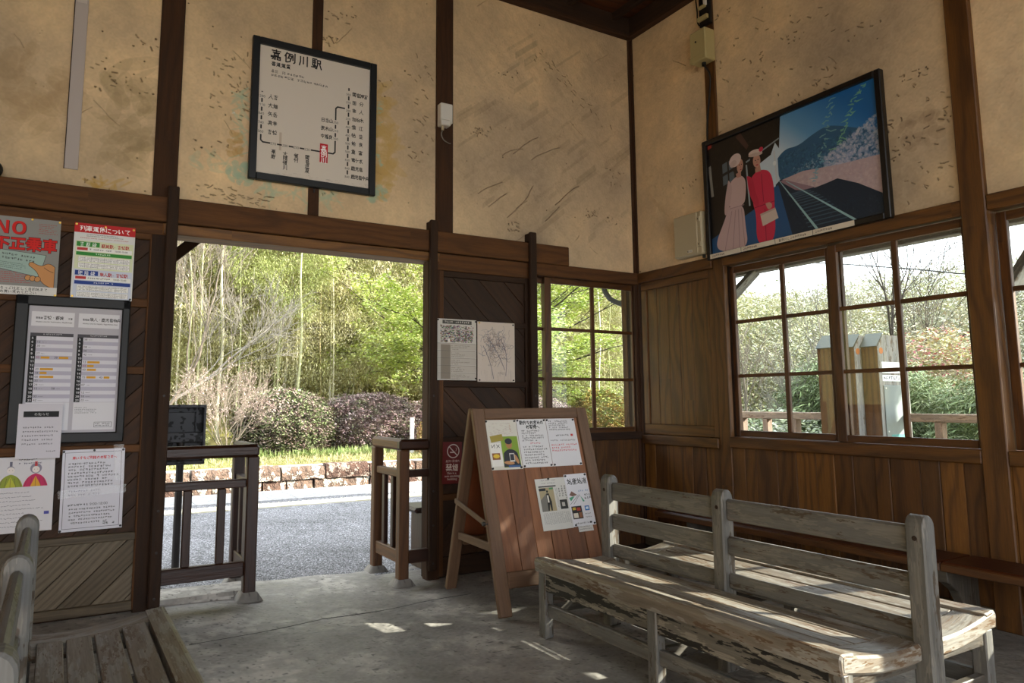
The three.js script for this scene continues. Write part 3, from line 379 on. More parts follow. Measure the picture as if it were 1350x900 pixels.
// ---------------------------------------------------------------- notices on the left door
function sheet(name, label, cat, x0, x1, y0, y1, z, mat, roll = 0) { const w = x1 - x0, h = y1 - y0, t = thing(name, label, cat, [(x0 + x1) / 2, (y0 + y1) / 2, z]); t.rotation.z = roll; mesh('print', sheetGeo(w, h), mat, t); return { t, w, h }; }
{
  const m = print(0.30, 0.425, 640, (g, W, H, R) => {
    g.fillStyle = '#8d8d8a'; g.fillRect(0, 0, W, H); const red = '#d0140c';
    latin(g, 'NO', -W * 0.02, H * 0.225, H * 0.235, '#3a0000', 'sans-serif', 'bold'); latin(g, 'NO', -W * 0.03, H * 0.22, H * 0.235, red, 'sans-serif', 'bold');
    rows(g, R, W * 0.66, H * 0.06, W * 0.3, 6, H * 0.014, H * 0.024, '#b0352c');
    jp(g, '不正乗車', W * 0.0, H * 0.265, W * 0.225, { color: '#3a0000', wd: W * 0.05, pitch: W * 0.245 }); jp(g, '不正乗車', W * 0.0, H * 0.265, W * 0.225, { color: red, wd: W * 0.036, pitch: W * 0.245 });
    rows(g, R, W * 0.03, H * 0.71, W * 0.6, 6, H * 0.016, H * 0.025, '#c0261c', 0.2);
    g.fillStyle = '#9fb8b0'; g.strokeStyle = '#333'; g.lineWidth = 3; g.beginPath(); g.moveTo(W * 0.1, H * 0.43); g.lineTo(W * 0.8, H * 0.47); g.lineTo(W * 0.71, H * 0.76); g.lineTo(0, H * 0.66); g.closePath(); g.fill(); g.stroke();
    g.save(); g.translate(W * 0.12, H * 0.45); g.rotate(0.09); rows(g, R, W * 0.02, H * 0.015, W * 0.5, 2, H * 0.03, H * 0.05, '#2c2c2c', 0.1); rows(g, R, 0, H * 0.13, W * 0.4, 4, H * 0.012, H * 0.022, '#3a4a46', 0.2); g.restore();
    g.fillStyle = '#c98f58'; g.strokeStyle = '#2a1a10'; g.lineWidth = 3; g.beginPath(); g.moveTo(W * 0.95, H * 0.9); g.quadraticCurveTo(W * 0.74, H * 0.86, W * 0.7, H * 0.74); g.quadraticCurveTo(W * 0.68, H * 0.68, W * 0.55, H * 0.62); g.quadraticCurveTo(W * 0.52, H * 0.57, W * 0.6, H * 0.57); g.quadraticCurveTo(W * 0.72, H * 0.63, W * 0.78, H * 0.6); g.quadraticCurveTo(W * 0.86, H * 0.55, W * 0.95, H * 0.62); g.closePath(); g.fill(); g.stroke();
    for (let k = 0; k < 3; k++) { g.beginPath(); g.ellipse(W * (0.54 + k * 0.075), H * (0.775 + k * 0.006), W * 0.045, H * 0.035, 0.5, 0, 7); g.fill(); g.stroke(); }
    g.beginPath(); g.moveTo(W * 0.78, H * 0.63); g.quadraticCurveTo(W * 0.84, H * 0.67, W * 0.93, H * 0.69); g.stroke();
    g.fillStyle = '#dcdad6'; g.fillRect(0, H * 0.885, W, H * 0.115); latin(g, 'JR', -W * 0.085, H * 0.965, H * 0.085, red, 'sans-serif', 'bold');
    jp(g, 'きっぷは正しく目的地まで', W * 0.14, H * 0.9, W * 0.052, { pitch: W * 0.06 }); jp(g, 'お買い求めください', W * 0.14, H * 0.945, W * 0.052, { pitch: W * 0.062 });
  });
  const a = sheet('ticket_poster', 'grey poster with red NO lettering and a hand holding a ticket', 'poster', -4.566, -4.262, 1.745, 2.172, 0.04, m); pins(a.t, a.w, a.h, [[0.98, 0.02], [0.55, 0.015], [0.98, 0.985]], M.brass);
}
{
  const m = print(0.31, 0.43, 700, (g, W, H, R) => {
    g.fillStyle = '#dfe0df'; g.fillRect(0, 0, W, H); g.fillStyle = '#c01a1e'; g.fillRect(0, 0, W, H * 0.125); jp(g, '列車運休について', W * 0.09, H * 0.035, W * 0.092, { color: '#fff', wd: W * 0.012, pitch: W * 0.104 });
    rows(g, R, W * 0.2, H * 0.14, W * 0.7, 2, H * 0.013, H * 0.022); rows(g, R, W * 0.1, H * 0.19, W * 0.82, 1, H * 0.014, H * 0.02, '#a33', 0.05);
    const sec = (y, col, pale, name, red) => { g.fillStyle = pale; g.fillRect(W * 0.03, y, W * 0.95, H * 0.375); g.fillStyle = col; g.fillRect(W * 0.05, y + H * 0.012, W * 0.37, H * 0.062); jp(g, name, W * 0.1, y + H * 0.02, W * 0.072, { color: '#fff', pitch: W * 0.1 }); jp(g, red, W * 0.45, y + H * 0.03, W * 0.062, { color: '#b42a2a', pitch: W * 0.066, wd: W * 0.008 });
      g.fillStyle = '#f1f1ef'; g.fillRect(W * 0.05, y + H * 0.085, W * 0.91, H * 0.052); g.fillStyle = '#c43c3c'; g.fillRect(W * 0.06, y + H * 0.09, W * 0.17, H * 0.036); rows(g, R, W * 0.26, y + H * 0.1, W * 0.34, 1, H * 0.022, H * 0.02, '#222', 0); latin(g, '10:00-15:00', W * 0.67, y + H * 0.122, H * 0.03, '#222');
      g.fillStyle = col; g.fillRect(W * 0.05, y + H * 0.148, W * 0.91, H * 0.045); rows(g, R, W * 0.36, y + H * 0.158, W * 0.3, 1, H * 0.024, H * 0.02, '#fff', 0);
      for (const k of [0, 1]) { g.fillStyle = '#f4f4f2'; g.fillRect(W * 0.09, y + H * (0.21 + k * 0.082), W * 0.84, H * 0.068); g.strokeStyle = '#777'; g.lineWidth = 1.2; for (let j = 0; j <= 8; j++) { g.beginPath(); g.moveTo(W * (0.09 + j * 0.105), y + H * (0.21 + k * 0.082)); g.lineTo(W * (0.09 + j * 0.105), y + H * (0.278 + k * 0.082)); g.stroke(); } rows(g, R, W * 0.11, y + H * (0.22 + k * 0.082), W * 0.8, 3, H * 0.013, H * 0.02, '#555', 0.02); } };
    sec(H * 0.235, '#2e8a34', '#dbe2c0', '吉都線', '都城駅⇔吉松駅'); sec(H * 0.618, '#1f3f8e', '#cfd6e6', '肥薩線', '隼人駅⇔吉松駅');
  });
  const a = sheet('service_notice_poster', 'white poster with red headline band and green and blue tables', 'poster', -4.196, -3.886, 1.745, 2.176, 0.04, m); pins(a.t, a.w, a.h, [[0.03, 0.02], [0.97, 0.03], [0.5, 0.03], [0.03, 0.975]], M.brass); pins(a.t, a.w, a.h, [[0.97, 0.98]]);
}
{ // timetable in its black frame
  const t = thing('timetable_frame', 'black framed train timetable on the left door', 'timetable', [-4.169, 1.345, 0.028]);
  const W = 0.556, H = 0.80, b = 0.055; bx('frame_side', -W / 2, -W / 2 + b * 1.15, -H / 2, H / 2, 0, 0.04, M.black, t, 0.006); bx('frame_side', W / 2 - b * 0.75, W / 2, -H / 2, H / 2, 0, 0.04, M.black, t, 0.006); bx('frame_side', -W / 2, W / 2, H / 2 - b, H / 2, 0, 0.04, M.black, t, 0.006); bx('frame_side', -W / 2, W / 2, -H / 2, -H / 2 + b, 0, 0.04, M.black, t, 0.006);
  const pw = W - b * 1.9, ph = H - 2 * b, m = print(pw, ph, 900, (g, w, h, R) => {
    g.fillStyle = '#b7b3ba'; g.fillRect(0, 0, w, h);
    const hours = [...Array(17)].map((_, i) => 5 + i);
    const col = (x, cw, jpn, eng, times, bot) => {
      g.fillStyle = '#dedce0'; g.fillRect(x, h * 0.045, cw, h * 0.115); jp(g, '肥薩線', x + cw * 0.1, h * 0.088, w * 0.022, {}); jp(g, jpn, x + cw * 0.27, h * 0.078, w * 0.042, { wd: w * 0.004, pitch: w * 0.043 }); jp(g, '方面', x + cw * 0.85, h * 0.088, w * 0.022, {}); latin(g, eng, x + cw * 0.1, h * 0.132, w * 0.021);
      g.fillStyle = '#4a484e'; g.fillRect(x, h * 0.215, cw, h * 0.026); rows(g, R, x + cw * 0.3, h * 0.219, cw * 0.4, 1, w * 0.02, 9, '#d8d8d8', 0);
      hours.forEach((hr, i) => { const y = h * (0.241 + i * 0.0305); g.fillStyle = i % 2 ? '#b7b3c2' : '#d9d7de'; g.fillRect(x, y, cw, h * 0.0305); g.fillStyle = '#121214'; g.fillRect(x, y, cw * 0.14, h * 0.0305); latin(g, String(hr), x + cw * 0.035, y + h * 0.0245, h * 0.024, '#d8d8dc', 'sans-serif', 'bold'); });
      for (const [hr, off, mn, lab, c] of times) { const y = h * (0.241 + (hr - 5) * 0.0305); latin(g, mn, x + cw * (0.16 + off), y + h * 0.023, h * 0.022, c ?? '#222'); if (lab) { g.fillStyle = '#d69a1c'; g.fillRect(x + cw * (0.27 + off), y + h * 0.007, cw * lab, h * 0.017); } else rows(g, R, x + cw * (0.27 + off), y + h * 0.014, cw * 0.1, 1, h * 0.006, 3, '#666'); }
      g.fillStyle = '#dad8dc'; g.fillRect(x, h * 0.762, cw, h * (bot - 0.762)); };
    col(w * 0.03, w * 0.45, '吉松・都城', 'Hisatsu Line for Yoshimatsu, Miyakonojo', [[6, 0, '13'], [7, 0, '30'], [9, 0, '27'], [10, 0, '30', 0.2, '#a03050'], [10, 0.42, '38', 0.22], [13, 0, '20', 0.3], [14, 0, '18', 0.16], [15, 0, '00', 0.32], [16, 0, '33'], [17, 0, '24'], [18, 0, '15'], [18, 0.4, '58'], [20, 0, '03'], [21, 0, '42']], 0.98);
    col(w * 0.525, w * 0.45, '隼人・鹿児島中央', 'Hisatsu Line for Hayato, Kagoshima-chuo', [[5, 0, '58'], [7, 0, '08'], [8, 0, '00'], [9, 0, '42'], [11, 0, '13', 0.3], [12, 0, '03', 0.16, '#a03050'], [13, 0, '03', 0.22], [15, 0, '15', 0.22], [15, 0.42, '43', 0.14], [17, 0, '07'], [19, 0, '12'], [20, 0, '18'], [21, 0, '23']], 0.98);
    g.strokeStyle = '#333'; g.lineWidth = 2; g.strokeRect(w * 0.76, h * 0.92, w * 0.19, h * 0.04); rows(g, R, w * 0.77, h * 0.926, w * 0.17, 2, h * 0.011, h * 0.016, '#333', 0.1); rows(g, R, w * 0.54, h * 0.8, w * 0.3, 4, h * 0.008, h * 0.014, '#555', 0.6);
  });
  mesh('timetable_sheet', sheetGeo(pw, ph), m, t, [0.011, 0, 0.018]);
}
{
  const m = print(0.2, 0.29, 420, (g, W, H, R) => { g.fillStyle = '#cfcbd2'; g.fillRect(0, 0, W, H); g.fillStyle = '#141416'; g.fillRect(W * 0.12, H * 0.14, W * 0.8, H * 0.105); jp(g, 'お知らせ', W * 0.36, H * 0.165, W * 0.075, { color: '#ddd', pitch: W * 0.085 }); rows(g, R, W * 0.12, H * 0.42, W * 0.78, 5, W * 0.05, H * 0.075, '#4a484e', 0.15); rows(g, R, W * 0.68, H * 0.86, W * 0.2, 1, W * 0.04, 9, '#4a484e', 0); });
  sheet('taped_notice', 'white announcement sheet with black title bar taped over the timetable corner', 'notice', -4.398, -4.195, 0.868, 1.158, 0.0705, m);
}
{
  const m = print(0.33, 0.39, 560, (g, W, H, R) => {
    g.fillStyle = '#d6d2d4'; g.fillRect(0, 0, W, H); const doll = (x, robe, col2, red) => { g.fillStyle = robe; g.beginPath(); g.moveTo(x - W * 0.17, H * 0.4); g.quadraticCurveTo(x - W * 0.13, H * 0.25, x, H * 0.23); g.quadraticCurveTo(x + W * 0.13, H * 0.25, x + W * 0.17, H * 0.4); g.closePath(); g.fill(); g.fillStyle = col2; g.beginPath(); g.moveTo(x - W * 0.07, H * 0.4); g.lineTo(x, H * 0.26); g.lineTo(x + W * 0.08, H * 0.4); g.fill(); g.strokeStyle = '#5a3a3a'; g.lineWidth = 2; for (let k = 0; k < 5; k++) { g.beginPath(); g.moveTo(x + (k - 2) * W * 0.05, H * 0.28); g.lineTo(x + (k - 2) * W * 0.075, H * 0.4); g.stroke(); } g.fillStyle = '#8b8694'; g.beginPath(); g.arc(x, H * 0.16, W * (red ? 0.08 : 0.05), 0, 7); g.fill(); g.fillStyle = '#e6dcd6'; g.beginPath(); g.arc(x, H * 0.175, W * 0.052, 0, 7); g.fill(); g.fillStyle = red ? '#c8383a' : '#6a6878'; g.fillRect(x - W * 0.018, H * (red ? 0.07 : 0.06), W * 0.036, H * 0.06); g.fillStyle = '#443'; g.fillRect(x - W * 0.025, H * 0.17, 4, 3); g.fillRect(x + W * 0.02, H * 0.17, 4, 3); };
    doll(W * 0.4, '#8e9a34', '#b8b83a', false); doll(W * 0.74, '#c22a5c', '#d8a02c', true); rows(g, R, W * 0.5, H * 0.03, W * 0.35, 2, W * 0.03, H * 0.05, '#445', 0.3);
    for (let k = 0; k < 9; k++) { g.strokeStyle = '#35333c'; g.lineWidth = 2; let x = W * 0.02; const y = H * (0.47 + k * 0.055); while (x < W * (0.9 - R() * 0.3)) { g.beginPath(); g.moveTo(x, y + R() * 6); g.quadraticCurveTo(x + 5 + R() * 5, y - 6 + R() * 12, x + 10 + R() * 6, y + R() * 8); g.stroke(); x += 14 + R() * 8; } }
    g.fillStyle = '#4a4c9a'; g.fillRect(W * 0.88, H * 0.74, W * 0.07, H * 0.04);
  });
  sheet('doll_drawing', 'hand-drawn sheet with two court dolls in green and pink robes', 'notice', -4.545, -4.213, 0.484, 0.877, 0.034, m, 0.012);
}
{
  const m = print(0.304, 0.44, 700, (g, W, H, R) => { g.fillStyle = '#cfccd4'; g.fillRect(0, 0, W, H); g.strokeStyle = '#222'; g.lineWidth = 3; g.strokeRect(W * 0.045, H * 0.035, W * 0.9, H * 0.93); jp(g, '車いすをご利用のお客さまへ', W * 0.16, H * 0.085, W * 0.05, { color: '#c0282c', pitch: W * 0.055, wd: W * 0.008 }); rows(g, R, W * 0.1, H * 0.16, W * 0.8, 8, W * 0.042, H * 0.039, '#222', 0.3); rows(g, R, W * 0.12, H * 0.5, W * 0.6, 2, W * 0.036, H * 0.045, '#667', 0.3); latin(g, '9:00-18:00', W * 0.46, H * 0.695, W * 0.062, '#222'); rows(g, R, W * 0.12, H * 0.665, W * 0.3, 1, W * 0.045, 9, '#222', 0); rows(g, R, W * 0.14, H * 0.72, W * 0.76, 5, W * 0.036, H * 0.042, '#222', 0.2); rows(g, R, W * 0.68, H * 0.93 - H * 0.02, W * 0.2, 1, W * 0.048, 9, '#222', 0); }, { rough: 0.35 });
  const a = sheet('user_notice', 'laminated white notice with a black border and clear tape', 'notice', -4.18, -3.875, 0.468, 0.906, 0.034, m, 0.01); pins(a.t, a.w, a.h, [[0.02, 0.02], [0.5, 0.015], [0.97, 0.02], [0.02, 0.985], [0.975, 0.975]]);
  const tapeMat = new THREE.MeshPhysicalMaterial({ color: 0xffffff, transmission: 0.85, thickness: 0, roughness: 0.28, ior: 1.5 });
  const strip = (w, h, x, y, r, sd) => { const g = new THREE.PlaneGeometry(w, h, 24, 6), p = g.attributes.position, R = rng(sd); for (let i = 0; i < p.count; i++) p.setZ(i, 0.003 + R() * 0.0022); g.computeVertexNormals(); mesh('clear_tape', g, tapeMat, a.t, [x, y, 0], [0, 0, r]); };
  strip(0.33, 0.045, 0.0, -0.012, 0.05, 3); strip(0.05, 0.2, 0.125, 0.14, 0.05, 5);
}
{ // pale lath with lettering high on the wall
  const t = thing('paper_strip', 'long pale strip hanging on the plaster above the left door', 'wall strip', [-4.229, 3.1, 0.0]);
  bx('strip', -0.038, 0.03, -0.61, 0.62, 0.001, 0.009, std({ color: 0xb4aaa6, roughness: 0.7 }), t, 0.001); bx('edge', -0.042, -0.038, -0.61, 0.62, 0.001, 0.012, M.dark, t, 0.0006);
  mesh('lettering', sheetGeo(0.05, 0.1), print(0.05, 0.1, 128, (g, W, H) => { g.fillStyle = '#c8bfba'; g.fillRect(0, 0, W, H); jp(g, '真', W * 0.25, H * 0.45, W * 0.5, { color: '#554' }); }), t, [-0.004, 0.45, 0.0095]);
}

// ---------------------------------------------------------------- route and fare board over the doorway
{
  const t = thing('route_board', 'white fare map board in a black frame above the doorway', 'route board', [-2.832, 3.06, 0.014]);
  const W = 0.856, H = 0.962, b = 0.047; for (const s of [-1, 1]) { bx('frame_side', s * W / 2, s * (W / 2 - b), -H / 2, H / 2, 0, 0.035, M.blackFrame, t, 0.004); bx('frame_side', -W / 2 + b, W / 2 - b, s * H / 2, s * (H / 2 - b), 0, 0.035, M.blackFrame, t, 0.004); }
  const pw = W - 2 * b, ph = H - 2 * b, m = print(pw, ph, 1400, (g, w, h, R) => {
    g.fillStyle = '#d9d0c5'; g.fillRect(0, 0, w, h); g.fillStyle = 'rgba(120,90,60,0.25)'; g.fillRect(w * 0.19, h * 0.66, w * 0.02, h * 0.14); for (let k = 0; k < 60; k++) { g.fillStyle = 'rgba(60,45,30,0.35)'; g.fillRect(R() * w, h * (0.96 + R() * 0.035), 6 + R() * 40, 1.5); }
    const U = w; jp(g, '嘉例川駅', U * 0.1, h * 0.018, U * 0.086, { pitch: U * 0.118, wd: U * 0.011 }); jp(g, '普通運賃', U * 0.105, h * 0.115, U * 0.036, { pitch: U * 0.042, wd: U * 0.005 }); jp(g, '単位 円', U * 0.105, h * 0.178, U * 0.027, { pitch: U * 0.031 }); rows(g, R, U * 0.24, h * 0.18, U * 0.14, 1, U * 0.024, 9, '#333', 0); rows(g, R, U * 0.105, h * 0.212, U * 0.48, 1, U * 0.026, 9, '#333', 0);
    g.strokeStyle = '#141210'; g.lineWidth = U * 0.013; g.lineCap = 'butt'; const line = (...p) => { g.strokeStyle = '#141210'; g.lineWidth = U * 0.013; g.lineJoin = 'round'; g.beginPath(); p.forEach((q, i) => i ? g.lineTo(q[0] * w, q[1] * h) : g.moveTo(q[0] * w, q[1] * h)); g.stroke(); };
    const xl = 0.035, names = [['人吉', '1280', 0.40], ['大畑', '1110', 0.468], ['矢岳', '840', 0.535], ['真幸', '740', 0.605], ['吉松', '560', 0.675]]; line([xl, 0.365], [xl, 0.372]);
    names.forEach(([n, f, y], i) => { jp(g, n, U * 0.09, h * (y - 0.02), U * 0.037, { wd: U * 0.0045 }); latin(g, f, U * (f.length > 3 ? -0.002 : 0.008), h * (y + 0.012), U * 0.029, '#222'); if (i < 4) line([xl, y + 0.025], [xl, y + 0.045]); });
    line([xl, 0.705], [xl, 0.742], [xl + 0.018, 0.757], [0.11, 0.757]); const st = [['栗野', '370', 0.145], ['大隅横川', '280', 0.245], ['植村', '250', 0.34], ['霧島温泉', '230', 0.437]];
    st.forEach(([n, f, x], i) => { latin(g, f, U * (x - 0.028), h * 0.767, U * 0.029, '#222'); jp(g, n, U * (x - 0.018), h * 0.805, U * 0.037, { vertical: true, pitch: U * 0.04, wd: U * 0.0045 }); line([x + 0.034, 0.757], [i < 3 ? x + 0.062 : 0.55, 0.757]); });
    line([0.6, 0.757], [0.665, 0.757], [0.682, 0.742], [0.682, 0.655]); g.fillStyle = '#c41224'; g.fillRect(U * 0.545, h * 0.69, U * 0.072, h * 0.15); jp(g, '嘉例川', U * 0.556, h * 0.705, U * 0.05, { color: '#fff', vertical: true, pitch: U * 0.053, wd: U * 0.006 });
    [['日当山', '250', 0.5], ['表木山', '210', 0.567], ['中福良', '160', 0.632]].forEach(([n, f, y], i) => { jp(g, n, U * 0.55, h * (y - 0.02), U * 0.035, { pitch: U * 0.036, wd: U * 0.0045 }); latin(g, f, U * 0.66, h * (y + 0.01), U * 0.029, '#222'); if (i < 2) line([0.682, y + 0.025], [0.682, y + 0.045]); });
    line([0.682, 0.475], [0.682, 0.385], [0.698, 0.37], [0.76, 0.37]);
    [['霧島神宮', '560'], ['国 分', '370'], ['隼 人', '280'], ['加治木', '310'], ['錦 江', '460'], ['帖 佐', '460'], ['姶 良', '500'], ['重 富', '560'], ['竜ヶ水', '650'], ['鹿児島', '840'], ['鹿児島中央', '840']].forEach(([n, f], i) => { const y = 0.245 + i * 0.0675; jp(g, n, U * 0.835, h * (y - 0.02), U * 0.036, { pitch: U * (n.includes(' ') ? 0.034 : n.length > 4 ? 0.0335 : 0.036), wd: U * 0.0045 }); latin(g, f, U * 0.775, h * (y + 0.012), U * 0.027, '#222'); if (i < 10) line([0.8, y + 0.024], [0.8, y + 0.046]); }); line([0.8, 0.2], [0.8, 0.212]);
  }, { rough: 0.5 });
  mesh('map_panel', sheetGeo(pw + 0.004, ph + 0.004, 0.004), m, t, [0, 0, 0.012]);
  bx('hook', 0.0, 0.008, -H / 2 - 0.03, -H / 2 + 0.004, 0.003, 0.011, M.iron, t, 0.001);
}
{ // small white sensor on the post right of the doorway
  const t = thing('wall_sensor', 'small white box with a loose cable on the post above the doorway', 'sensor box', [-1.868, 3.19, 0.024]);
  bx('housing', -0.05, 0.05, 0.01, 0.16, 0, 0.06, M.plasticWhite, t, 0.006); bx('lower_cover', -0.05, 0.03, -0.012, 0.03, 0, 0.068, M.plasticWhite, t, 0.005); mesh('gland', new THREE.CylinderGeometry(0.011, 0.011, 0.03, 10), M.plasticBeige, t, [-0.02, -0.025, 0.03]);
  mesh('cable', tube([[-0.02, -0.035, 0.03], [-0.03, -0.075, 0.03], [-0.01, -0.11, 0.025], [0.045, -0.125, 0.01], [0.06, -0.12, 0.0]], 0.004, 6, 24), M.greyCable, t);
}
{ // black knob of a fitting at the left edge
  const t = thing('wall_bell', 'round black fitting on the plaster at the left edge', 'fitting', [-4.6, 2.415, 0]);
  const g = new THREE.LatheGeometry([[0, 0], [0.02, 0], [0.022, 0.03], [0.045, 0.045], [0.052, 0.065], [0.04, 0.085], [0, 0.09]].map((p) => new THREE.Vector2(...p)), 20); g.rotateX(Math.PI / 2); mesh('bell_cup', g, M.black, t);
}

// ---------------------------------------------------------------- papers on the right door
{
  const m = print(0.322, 0.44, 600, (g, W, H, R) => { g.fillStyle = '#c9c4bb'; g.fillRect(0, 0, W, H); g.fillStyle = '#4c4a46'; g.fillRect(W * 0.14, H * 0.02, W * 0.74, H * 0.06); rows(g, R, W * 0.2, H * 0.032, W * 0.62, 1, H * 0.036, 9, '#d8d4cc', 0); for (let k = 0; k < 700; k++) { g.fillStyle = `rgba(${40 + R() * 110},${36 + R() * 90},${40 + R() * 70},0.8)`; g.fillRect(W * (0.08 + R() * 0.82), H * (0.1 + R() * 0.27), 4 + R() * 14, 3 + R() * 8); } g.fillStyle = '#b6a6a4'; g.fillRect(W * 0.08, H * 0.165, W * 0.83, H * 0.015); g.fillStyle = '#e0dcd6'; g.fillRect(W * 0.28, H * 0.32, W * 0.05, H * 0.06); g.fillStyle = '#8d8478'; g.fillRect(W * 0.1, H * 0.42, W * 0.24, H * 0.56);
    for (let k = 0; k < 5; k++) { g.fillStyle = 'rgba(120,100,80,0.18)'; g.fillRect(0, H * (0.4 + k * 0.12), W, H * 0.11); g.strokeStyle = '#4a4640'; g.lineWidth = 2; g.beginPath(); g.moveTo(W * 0.02, H * (0.4 + k * 0.12)); g.lineTo(W * 0.97, H * (0.405 + k * 0.12)); g.stroke(); rows(g, R, W * 0.36, H * (0.43 + k * 0.12), W * 0.5, 3, H * 0.018, H * 0.03, '#6a645a', 0.7); } });
  const a = sheet('photo_leaflet', 'weathered leaflet with a dark station photograph on top', 'leaflet', -1.92, -1.598, 1.312, 1.752, 0.034, m); pins(a.t, a.w, a.h, [[0.03, 0.02], [0.98, 0.025], [0.98, 0.97]]);
  const m2 = print(0.322, 0.444, 600, (g, W, H, R) => { g.fillStyle = '#cdbfb2'; g.fillRect(0, 0, W, H); const cols = ['#46506a', '#5a4a44', '#3c4458', '#7a5a50']; for (let k = 0; k < 150; k++) { g.strokeStyle = cols[k % 4]; g.globalAlpha = 0.75; g.lineWidth = 1 + R() * 2.4; let x = W * (0.5 + (R() + R() - 1) * 0.4), y = H * (0.4 + (R() + R() - 1) * 0.3), an = R() * 6; g.beginPath(); g.moveTo(x, y); for (let j = 0; j < 5; j++) { an += (R() - 0.5) * 1.6; x += Math.cos(an) * W * 0.04; y += Math.sin(an) * H * 0.035; g.lineTo(x, y); } g.stroke(); }
    g.globalAlpha = 1; for (const pts of [[0.15, 0.4, 0.3, 0.6, 0.38, 0.75, 0.42, 0.95], [0.62, 0.3, 0.78, 0.45, 0.8, 0.6, 0.75, 0.9], [0.25, 0.25, 0.5, 0.45, 0.65, 0.65, 0.72, 0.8]]) { g.strokeStyle = '#4a4e62'; g.lineWidth = 5; g.beginPath(); g.moveTo(pts[0] * W, pts[1] * H); g.bezierCurveTo(pts[2] * W, pts[3] * H, pts[4] * W, pts[5] * H, pts[6] * W, pts[7] * H); g.stroke(); } for (let k = 0; k < 14; k++) rows(g, R, W * (0.05 + R() * 0.75), H * (0.1 + R() * 0.75), W * 0.12, 2, H * 0.014, H * 0.02, '#6a6258', 0.3); for (let k = 0; k < 40; k++) { g.fillStyle = 'rgba(120,110,104,0.35)'; g.fillRect(W * R(), H * (0.78 + R() * 0.1), 2, H * 0.2 * R()); } });
  const b = sheet('sketch_map', 'hand-drawn area map in blue and grey lines beside the leaflet', 'map', -1.588, -1.266, 1.302, 1.746, 0.034, m2); pins(b.t, b.w, b.h, [[0.96, 0.03], [0.96, 0.97], [0.05, 0.97]]); pins(b.t, b.w, b.h, [[0.05, 0.02]], M.brass);
  const m3 = print(0.152, 0.29, 420, (g, W, H, R) => { g.fillStyle = '#6a1614'; g.fillRect(0, 0, W, H); g.strokeStyle = '#d9cfc8'; g.lineWidth = W * 0.05; g.beginPath(); g.arc(W * 0.55, H * 0.22, W * 0.3, 0, 7); g.stroke(); g.beginPath(); g.moveTo(W * 0.34, H * 0.115); g.lineTo(W * 0.76, H * 0.325); g.stroke(); g.fillStyle = '#d9cfc8'; g.fillRect(W * 0.38, H * 0.235, W * 0.27, H * 0.03); g.lineWidth = W * 0.02; g.beginPath(); g.moveTo(W * 0.68, H * 0.22); g.quadraticCurveTo(W * 0.74, H * 0.18, W * 0.68, H * 0.14); g.stroke(); jp(g, '嘉例川駅', W * 0.17, H * 0.43, W * 0.11, { color: '#d9cfc8', pitch: W * 0.12 }); jp(g, '構内', W * 0.66, H * 0.43, W * 0.11, { color: '#d9cfc8', pitch: W * 0.12 }); jp(g, '禁煙', W * 0.2, H * 0.53, W * 0.3, { color: '#e4dad2', pitch: W * 0.32, wd: W * 0.04 }); latin(g, 'This is a', W * 0.24, H * 0.77, W * 0.12, '#d9cfc8', 'serif', 'bold'); latin(g, 'non smoking', W * 0.12, H * 0.84, W * 0.12, '#d9cfc8', 'serif', 'bold'); latin(g, 'building', W * 0.26, H * 0.91, W * 0.12, '#d9cfc8', 'serif', 'bold'); }, { rough: 0.4 });
  const c = sheet('no_smoking_sign', 'dark red no smoking sign low on the door behind the signboard', 'sign', -1.872, -1.72, 0.585, 0.875, 0.034, m3); c.t.rotation.z = -0.02;
}

